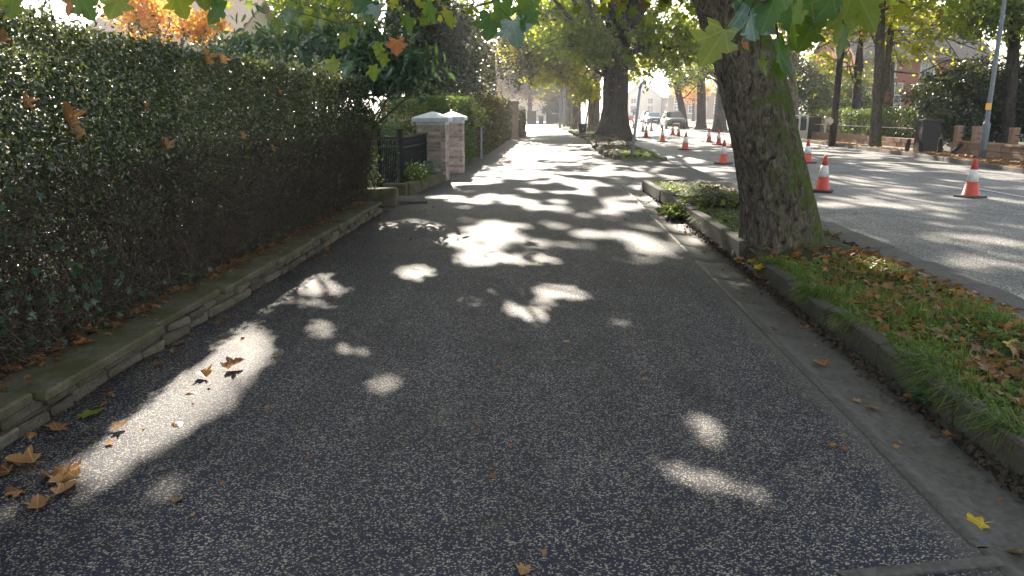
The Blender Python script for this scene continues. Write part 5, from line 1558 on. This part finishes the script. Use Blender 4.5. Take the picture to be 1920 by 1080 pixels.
house('brick_house', 'red brick house with white windows half hidden by trees across the road', 22.0, 31, 56, 66, 5.2, 8.4, 'housebrick', 'slate',
      [('s', 22.9, 1.6, .9, 1.6), ('s', 24.7, 1.8, 1.1, 1.7), ('s', 26.8, 1.8, 1.1, 1.7), ('s', 24.2, 3.9, .9, 1.2), ('s', 26.8, 3.9, 1.0, 1.2), ('w', 58, 1.6, 1.2, 1.7), ('w', 61.5, 1.6, 1.2, 1.7), ('w', 60, 3.8, 1.0, 1.2)], 'x', (26, 61))
house('tiled_house', 'cream walled house with clay tiled roof glimpsed above the clipped hedge', -19.5, -13.2, 31.5, 40, 4.1, 6.4, 'render_wall', 'tile', [('s', -17.2, 2.6, 1.0, 1.2), ('s', -15.2, 2.6, 1.0, 1.2)], 'x', (-17.5, 36))
for i, (x, y, w, lab, wallm) in enumerate([(17.0, 172, 8.5, 'pale gable fronted end house of the far sunlit terrace', 'render_wall'), (26.0, 166, 7, 'pinkish brick house in the middle of the far terrace', 'sandstone'), (33.2, 160, 7, 'nearest pinkish house of the far terrace beside the yellow tree', 'sandstone')]):
    house('terrace_house', lab, x, x + w, y, y + 10, 4.4, 7.4, wallm, 'slate', [('s', x + w * .28, 1.0, 1.3, 1.6), ('s', x + w * .72, 1.0, 1.3, 1.6), ('s', x + w * .28, 3.0, 1.2, 1.2), ('s', x + w * .72, 3.0, 1.2, 1.2), ('w', y + 3, 1.0, 1.2, 1.6), ('w', y + 7, 1.0, 1.2, 1.6)], 'y', (x + w / 2, y + 8))
# dark garden walls where the path ends
ew = tag(empty('garden_wall', (-1, 93.5, 0)), 'dark stone garden wall with gateway piers across the far end of the path', 'wall')
for (x0, x1, h) in ((-4.2, -3.0, 1.1), (-2.3, -1.2, 1.55), (-.9, -.3, .9), (0, 1.5, 1.15), (1.5, 2.6, .9)):
    MB().box(x0 + 1, x1 + 1, -.2, .2, -.1, h, .03).build('wall_section', M['darkstone'], ew)
MB().box(-.2, .8, -.25, .25, .92, .99, .02).build('coping', M['sandstone'], ew)
o = tag(empty('far_house', (-6, 125, 0)), 'pale grey house front glimpsed beyond the garden wall at the end of the path', 'house')
MB().box(-5, 9, 0, 8, -.2, 3.6).build('wall', M['render_wall'], o)
MB().add([(-5.4, -.4, 3.5), (9.4, -.4, 3.5), (9.4, 4, 6), (-5.4, 4, 6), (-5.4, 8.4, 3.5), (9.4, 8.4, 3.5)], [(0, 1, 2, 3), (3, 2, 5, 4), (0, 3, 4), (1, 5, 2)]).build('roof', M['slate'], o)
for x in (-2, 2, 6):
    w_ = MB().box(x - .7, x + .7, -.06, -.005, 1, 2.4).build('window', M['white_wood'], o)
    MB().box(x - .6, x + .6, -.075, -.062, 1.1, 2.3).build('pane', M['glass'], w_)
# overhead cables above the road
for k, z in enumerate((5.75, 5.4)):
    o = MB().tube([(2 + 12 * t, 62 - 4 * t, z - .25 * math.sin(math.pi * t)) for t in np.linspace(0, 1, 9)], .03, 5).build('cable', M['white_wood'])
    tag(o, ('upper pale cable crossing above the road between the plane rows', 'lower pale cable crossing above the road between the plane rows')[k], 'cable', 'overhead cables')

# ------------------------------------------------------------------ grass, weeds, litter
rg = np.random.default_rng(50)


def grass_mesh(name, B, hgt, lean_dir, lean, wid, mat, rng):
    """five-vertex bent blades"""
    Nn = len(B)
    a = rng.uniform(0, 2 * math.pi, Nn)
    side = np.stack([np.cos(a), np.sin(a), 0 * a], 1)
    up = np.array([[0, 0, 1.]])
    m = B + up * hgt[:, None] * .6 + lean_dir * (lean * .35)[:, None]
    t = B + up * (hgt * (1 - .62 * np.clip(lean / np.maximum(hgt, .01), 0, 2.6)))[:, None] + lean_dir * lean[:, None]
    V = np.stack([B - side * wid[:, None], B + side * wid[:, None], m - side * (wid * .8)[:, None], m + side * (wid * .8)[:, None], t], 1)
    k = (np.arange(Nn) * 5)[:, None]
    return np_mesh(name, V.reshape(-1, 3), [np.array([[0, 1, 3, 2]]) + k, np.array([[2, 3, 4]]) + k], mat)


n = 74000
gx, gy = np.where(rg.random(n) < .46, rg.uniform(2.2, 2.38, n), rg.uniform(2.2, 3.75, n)), np.where(rg.random(n) < .7, rg.uniform(1.6, 7.9, n), rg.uniform(7.9, 15.8, n))
d = .25 + 1.1 * fbm(gx * 1.5, gy * 1.5, seed=61) - .25
d = np.clip((fbm(gx * 2.6, gy * 2.2, seed=62) - .38) * 4.2, .10, 1) * np.clip(d + .45, 0, 1)
d *= np.clip((3.5 - gx) / .4, .05, 1) * np.clip((np.hypot(gx - 2.75, gy - 8.3) - .85) / .8, 0, 1)
d = np.where(gy > 8.3, d * .55 * np.clip((3.4 - gx) / .6, .05, 1), d)
k = rg.random(n) < d
gx, gy = gx[k], gy[k]
B = np.stack([gx, gy, verge_h(gx, gy) - .005], 1)
N_ = len(B)
edge = np.clip((2.42 - gx) / .16, 0, 1)
tuf = np.clip((vnoise(gy * 2.3, gy * 0, seed=71) - .42) * 4, 0, 1)
ld = rg.normal(size=(N_, 3)); ld[:, 2] = 0
ld = unit(ld); ld[:, 0] -= 1.3 * edge; ld = unit(ld)
hg = rg.uniform(.04, .13, N_) * np.where(gy > 8, .55, 1) * (1 + .2 * edge)
lean = rg.uniform(.01, .09, N_) + edge * tuf * rg.uniform(.06, .20, N_)
hg = hg * (1 - .45 * edge * (1 - tuf)) * (.75 + .6 * fbm(gx * 3, gy * 3, seed=72))
gm = grass_mesh('grass', B, hg, ld, lean, rg.uniform(.002, .0048, N_), M['grass'], rg)
tag(link('grass', gm), 'green grass growing on the near verge and hanging over its concrete edging', 'grass', kind='stuff')
n = 9000
wx, wy = rg.uniform(2.22, 3.6, n), np.where(rg.random(n) < .75, rg.uniform(1.6, 7.6, n), rg.uniform(8.8, 15.6, n))
k = fbm(wx * 2.2, wy * 2.2, seed=66) > .47
wx, wy = wx[k], wy[k]
Pw = np.stack([wx, wy, verge_h(wx, wy) + rg.uniform(.005, .05, len(wx))], 1)
tag(link('weeds', leaf_cloud('weeds', Pw, rg.uniform(.02, .07, len(Pw)), LEAF_OVAL, M['bushgreen'], 1.4, None, 0, rg)), 'low round leaved weeds among the verge grass', 'weeds', kind='stuff')
# far verge grass
n = 5000
gx, gy = rg.uniform(2.1, 4.0, n), np.where(rg.random(n) < .45, rg.uniform(24.8, 28, n), rg.uniform(48, 66, n))
k = (verge2_h(gx, gy) > .06)
gx, gy = gx[k], gy[k]
B = np.stack([gx, gy, verge2_h(gx, gy)], 1)
ld = rg.normal(size=(len(B), 3)); ld[:, 2] = 0
tag(link('grass', grass_mesh('grass', B, rg.uniform(.04, .11, len(B)), unit(ld), rg.uniform(.01, .06, len(B)), rg.uniform(.003, .007, len(B)), M['grass'], rg)), 'thin grass on the far verge around the leaning pole and beyond the bin', 'grass', kind='stuff')


# small leafy weed in the channel gap
def rosette(loc, n, s, label, seed):
    rng = np.random.default_rng(seed)
    root = tag(empty('weed', loc), label, 'weed')
    me = leaf_cloud('leaf', np.zeros((1, 3)), 1.0, LEAF_LONG, M['strap'], fr=(np.array([[0, -.35, .94]]), np.array([[0, .94, .35]])))
    for i in range(n):
        link('leaf', me, root, loc=(rng.normal(0, .015), rng.normal(0, .015), .03 + rng.uniform(0, .05)), rot=(rng.uniform(-.3, .5), rng.uniform(-.3, .3), i * 2.4), scale=(s * rng.uniform(.7, 1.2),) * 3)


rosette((2.10, 3.98, 0), 22, .10, 'small green leafy weed sprouting in the channel gap below the grass verge', 1)
# grit and black moss in the gap
n = 5200
gp_ = np.stack([2.07 + rg.normal(0, .038, n), rg.uniform(1.5, 15.5, n), rg.uniform(-.012, .012, n)], 1)
tag(link('gutter_grit', leaf_cloud('gutter_grit', gp_, rg.uniform(.012, .04, n), LEAF_QUAD, M['soil'], .8, None, 0, rg)), 'black grit and crumbs in the gap beside the concrete channel', 'grit', kind='stuff')

# leaf litter masses
def litter(name, label, P, size, up=2.0, mat='litter', tm=LEAF_PLANE):
    tag(link(name, leaf_cloud(name, P, size, tm, M[mat], up, None, 0, rg)), label, 'leaf litter', kind='stuff')


n = 1500
lx, ly = rg.uniform(2.25, 3.9, n), rg.uniform(6.2, 16, n)
k = (rg.random(n) < (.25 + 1.2 * np.clip((lx - 2.9) / .6, 0, 1)) * .6) & (np.hypot(lx - 2.75, ly - 8.3) > .75 + .5 * rg.random(n))
lx, ly = lx[k], ly[k]
litter('leaf_litter', 'brown plane leaves scattered over the verge beyond the leaning tree', np.stack([lx, ly, verge_h(lx, ly) + rg.uniform(.01, .03, len(lx))], 1), rg.uniform(.05, .12, len(lx)), mat='litter_dark')
n = 1100
lx, ly = rg.uniform(2.3, 3.8, n), rg.uniform(2, 8, n)
litter('leaf_litter', 'broken brown leaf bits sunk in the grass of the near verge', np.stack([lx, ly, verge_h(lx, ly) + rg.uniform(.015, .05, n)], 1), rg.uniform(.04, .115, n), 1.4)
n = 1500
lx, ly = rg.uniform(2.1, 4.2, n), rg.uniform(25, 60, n)
litter('leaf_litter', 'brown leaf carpet round the foot of the massive plane tree', np.stack([lx, ly, verge2_h(lx, ly) + rg.uniform(.01, .03, n)], 1), rg.uniform(.07, .15, n), mat='litter_dark')
n = 1700
ly = rg.uniform(18, 42, n)
lx = np.interp(ly, ry, rk) + np.abs(rg.normal(0, .7, n)) * np.where(ly < 30, 1.3, .5) + .1
litter('leaf_litter', 'drift of brown leaves along the far footway below the sandstone wall', np.stack([lx, ly, np.full(n, .045) + rg.uniform(0, .03, n)], 1), rg.uniform(.1, .2, n))
n = 900
ly = rg.uniform(-.5, 11.5, n)
lx = -2.95 + np.abs(rg.normal(0, .07, n)) * 1.4
litter('leaf_litter', 'crumbled dead leaves under the twiggy foot of the hedge', np.stack([lx, ly, .215 + rg.uniform(0, .02, n)], 1), rg.uniform(.02, .07, n))
n = 900
lx, ly = rg.uniform(-2.55, 1.6, n), rg.uniform(2.4, 30, n)
k = (np.abs(lx + .4) > 1.0) | (rg.random(n) < .35)
lx, ly = lx[k], ly[k]
litter('leaf_crumbs', 'tiny crumbs of leaf and twig scattered on the dark path', np.stack([lx, ly, np.full(len(lx), .018)], 1), rg.uniform(.012, .04, len(lx)), 1.5, tm=LEAF_QUAD)

n = 150
lx = np.where(rg.random(n) < .55, -2.60 + np.abs(rg.normal(0, .09, n)), 1.72 + np.abs(rg.normal(0, .22, n)))
ly = rg.uniform(2.2, 15, n)
litter('leaf_crumbs', 'small dead leaf bits gathered along the wall foot and in the channel', np.stack([lx, ly, np.where(lx > 1.6, .0, .014) + .008], 1), rg.uniform(.02, .07, n), 1.8)

# fallen leaves one by one
DV = {'b': [big_leaf('fallen_leaf', M['dead'], c, f, s) for s, (c, f) in enumerate(((.5, .1), (1.0, -.2), (.25, .7), (-.6, .15), (1.3, .45), (.1, .05), (.5, 1.2), (-.9, -.3), (.8, .9)))],
      'y': [big_leaf('fallen_leaf', M['dead_yellow'], .3, .1, 9)], 'g': [big_leaf('fallen_leaf', M['dead_green'], .2, .1, 10)]}
GR = 'fallen plane leaves'


def fallen(x, y, z, s, lab, c='b', tilt=.22, grp=GR):
    o = link('fallen_leaf', random.choice(DV[c]), loc=(x, y, z), rot=(random.uniform(-tilt, tilt), random.uniform(-tilt, tilt), random.uniform(0, 6.28)), scale=(s, s, s * random.uniform(.35, .6)))
    tag(o, lab, 'leaf', grp)
    return o


SINGLE = [(-1.99, 4.37, .15, 'b', 'large curled orange leaf at the top of the big sunlit patch by the wall'), (-2.05, 4.22, .10, 'b', 'flat pale leaf touching the curled orange leaf in the sunlit patch'),
          (-1.92, 3.55, .12, 'b', 'upturned orange leaf with dark shadow in the middle of the big sunlit patch'), (-2.05, 3.97, .09, 'b', 'thin edge-on leaf in the upper middle of the big sunlit patch'),
          (-2.18, 3.44, .10, 'b', 'white edged brown leaf on the hedge side border of the sunlit patch'), (-2.11, 3.28, .06, 'b', 'small dark leaf near the white edged leaf'),
          (-2.44, 3.59, .14, 'g', 'yellow green lobed leaf lying flat in the shade beside the wall'), (-2.46, 3.42, .10, 'b', 'brown leaf just below the yellow green leaf by the wall'), (-2.59, 3.40, .07, 'b', 'small red brown leaf against the foot of the wall'),
          (-2.34, 3.06, .15, 'b', 'large tan leaf in the shaded cluster below the wall'), (-2.45, 3.07, .15, 'b', 'broad orange leaf at the wall side of the shaded cluster'), (-2.40, 2.98, .11, 'b', 'small tan leaf at the lower side of the shaded cluster'),
          (-2.10, 2.98, .16, 'b', 'large ribbed brown leaf at the tail of the sunlit patch'), (-2.13, 2.90, .15, 'b', 'folded tan leaf overlapping the large ribbed leaf'), (-2.05, 2.93, .13, 'b', 'third leaf of the overlapping pile at the sunlit tail'),
          (-2.22, 2.80, .10, 'b', 'bright orange leaf alone in the shade near the bottom edge'), (-2.06, 2.67, .11, 'b', 'orange leaf half in sun nearest the bottom edge'), (-2.06, 2.79, .10, 'b', 'dark curled leaf between the leaf pile and the lowest orange leaf'),
          (-1.53, 2.75, .06, 'b', 'small pale leaf in the lower sunlit spot'), (-1.77, 4.66, .05, 'b', 'tiny brown leaf at the right border of the sunlit patch'), (0.17, 5.05, .07, 'b', 'thin orange leaf alone in the middle of the shaded path'),
          (1.46, 5.09, .06, 'b', 'dull brown leaf on the path near the channel'), (1.81, 4.66, .11, 'b', 'curled tan leaf lying in the concrete channel'), (1.42, 3.44, .055, 'b', 'small star shaped orange leaf on the path beside the channel'),
          (1.85, 3.95, .08, 'b', 'thick curled brown leaf in the channel near the weed'), (1.77, 4.05, .06, 'b', 'narrow pale leaf in the channel beside the thick curled leaf'), (1.76, 2.76, .11, 'y', 'bright golden leaf lying in the channel near the bottom corner'),
          (-.06, 2.36, .07, 'b', 'pale leaf cut by the bottom edge of the path'), (-1.17, 7.21, .05, 'y', 'small yellow leaf in a sun fleck near the wall'), (-2.50, 4.45, .09, 'b', 'orange brown leaf at the wall foot beside the coping joint'),
          (-2.56, 4.85, .10, 'b', 'brown leaf leaning on the wall foot beyond the coping joint'), (-2.53, 5.41, .07, 'b', 'small orange leaf at the wall foot further along'), (-2.50, 3.92, .08, 'b', 'tan leaf in the shade between wall and sunlit patch'),
          (-2.42, 3.75, .06, 'b', 'small russet leaf in the shade above the yellow green leaf'), (2.08, 4.02, .08, 'b', 'orange leaf beside the leafy weed in the channel gap')]
for x, y, s, c, lab in SINGLE:
    zc = .012 if x < 1.64 else (-.006 if x < 2 else .03)
    fallen(x, y, zc + s * .05, s * .9, lab, c, .25)
for i in range(14):          # drift in the break of the edging at the trunk
    fallen(2.12 + random.uniform(-.08, .12), 7.45 + random.uniform(-.35, .45), .02 + i * .006, random.uniform(.07, .13), 'brown leaf in the drift at the broken edging beside the leaning trunk', 'b', .6, 'leaves drifted at the broken edging')
for i in range(3):
    fallen(2.10 + random.uniform(-.05, .08), 7.35 + random.uniform(-.2, .2), .10 + i * .008, .10, 'yellow leaf in the drift at the broken edging beside the leaning trunk', 'y', .5, 'leaves drifted at the broken edging')
for i in range(190):
    x, y = random.uniform(2.3, 3.75), random.uniform(2.4, 8.0)
    if math.hypot(x - 2.75, y - 8.3) < .6: continue
    c = 'b' if random.random() < .92 else 'y'
    sz_ = random.uniform(.06, .125)
    o = fallen(x, y, float(verge_h(np.array(x), np.array(y))) + random.uniform(.015, .035), sz_, 'leaf', c, .22, 'leaves in the near verge grass')
    look = 'flat'
    if c == 'b':
        k = DV['b'].index(o.data)
        look = 'flat' if k == 5 else ('folded' if k in (2, 6, 8) else 'curled')
    o['label'] = '%s %s %s verge leaf %s, %s' % (
        'large' if sz_ > .104 else ('small' if sz_ < .08 else 'medium sized'), look, 'brown' if c == 'b' else 'yellow',
        'by the path edging' if x < 2.7 else ('by the roadside slabs' if x > 3.3 else 'mid grass'),
        'near the leaning tree' if y > 6.4 else ('closest to the viewer' if y < 3.6 else ('level with channel weed' if y < 4.9 else 'halfway to the tree')))
for i, (y, x, s) in enumerate([(5.15, -2.8, .10), (5.05, -2.86, .12), (4.45, -2.85, .11), (4.2, -2.83, .12), (6.6, -2.8, .13), (6.75, -2.84, .14), (7.0, -2.86, .12), (8.9, -2.78, .11), (9.2, -2.8, .10), (4.75, -2.84, .1), (7.2, -2.8, .1), (10.9, -2.76, .12)]):
    fallen(x, y, .215 + random.uniform(0, .02), s, 'orange brown leaf on the mossy coping, %s' % ('near the wide nearest slab joint' if y < 5.3 else ('midway along the hedge' if y < 8 else 'towards the black gate')), 'b', .35, 'leaves on the wall coping')
CAUGHT = [(4.35, 1.52, .16, 'large orange leaf caught in the hedge face near its sunny end'), (4.5, 1.46, .13, 'pointed orange leaf hanging just below the large caught leaf'), (4.0, 1.62, .10, 'brown leaf caught in the hedge left of the large orange one'), (3.75, 1.55, .1, 'dull brown leaf caught low in the hedge at the frame side'), (6.4, 1.98, .17, 'rusty leaf lying on the hedge top edge below the laurel'), (6.6, 2.0, .10, 'yellow tipped leaf beside the rusty hedge top leaf'),
          (8.2, 1.78, .10, 'red leaf caught in the bright sunlit part of the hedge'), (7.0, 1.35, .09, 'orange leaf caught mid height in the hedge'), (5.5, 1.32, .12, 'brown curled leaf caught in the middle of the hedge'), (4.05, 1.95, .10, 'red leaf caught near the hedge top at the sunny end'), (7.7, 1.2, .09, 'orange leaf caught under the sunlit hedge patch'), (5.35, 1.6, .1, 'dark brown leaf caught in the shaded middle of the hedge')]
for y, z, s, lab in CAUGHT:
    x = float(hface(np.array(y), np.array(z))) + .03
    s *= .85
    o = link('fallen_leaf', random.choice(DV['b']), loc=(x, y, z), rot=(random.uniform(.9, 1.5), random.uniform(-.5, .5), random.uniform(.9, 2.2)), scale=(s, s, s))
    tag(o, lab, 'leaf', 'leaves caught in the hedge')
# heap of cut leafy branches on the far part of the near verge
hp = tag(empty('cut_branches', (2.2, 11.6, .1)), 'heap of cut leafy branches lying across the edging onto the channel', 'branch heap')
rng = np.random.default_rng(90)
P = np.concatenate([blob_points(rng, (2.05, 11.5, .10), (.32, .45, .10), 420, .2), blob_points(rng, (2.75, 11.9, .22), (.65, .5, .08), 360, .2)])
P[:, 2] = np.maximum(P[:, 2], .02)
tag(link('leaves', leaf_cloud('leaves', P, rng.uniform(.06, .14, len(P)), LEAF_PLANE, M['ivy'], .8, None, 0, rng), hp, world_coords=True), kind='stuff')
mb = MB()
for i in range(14):
    a = np.array([2.9 + rng.normal(0, .2), 11.9 + rng.normal(0, .2), .2])
    b = np.array([2.0 + rng.normal(0, .25), 11.5 + rng.normal(0, .35), .12 + rng.uniform(0, .12)])
    limb(mb, a, b, .012, .004, rng, .08, 5, 4)
mb.build('sticks', M['twig'], hp, world_coords=True)
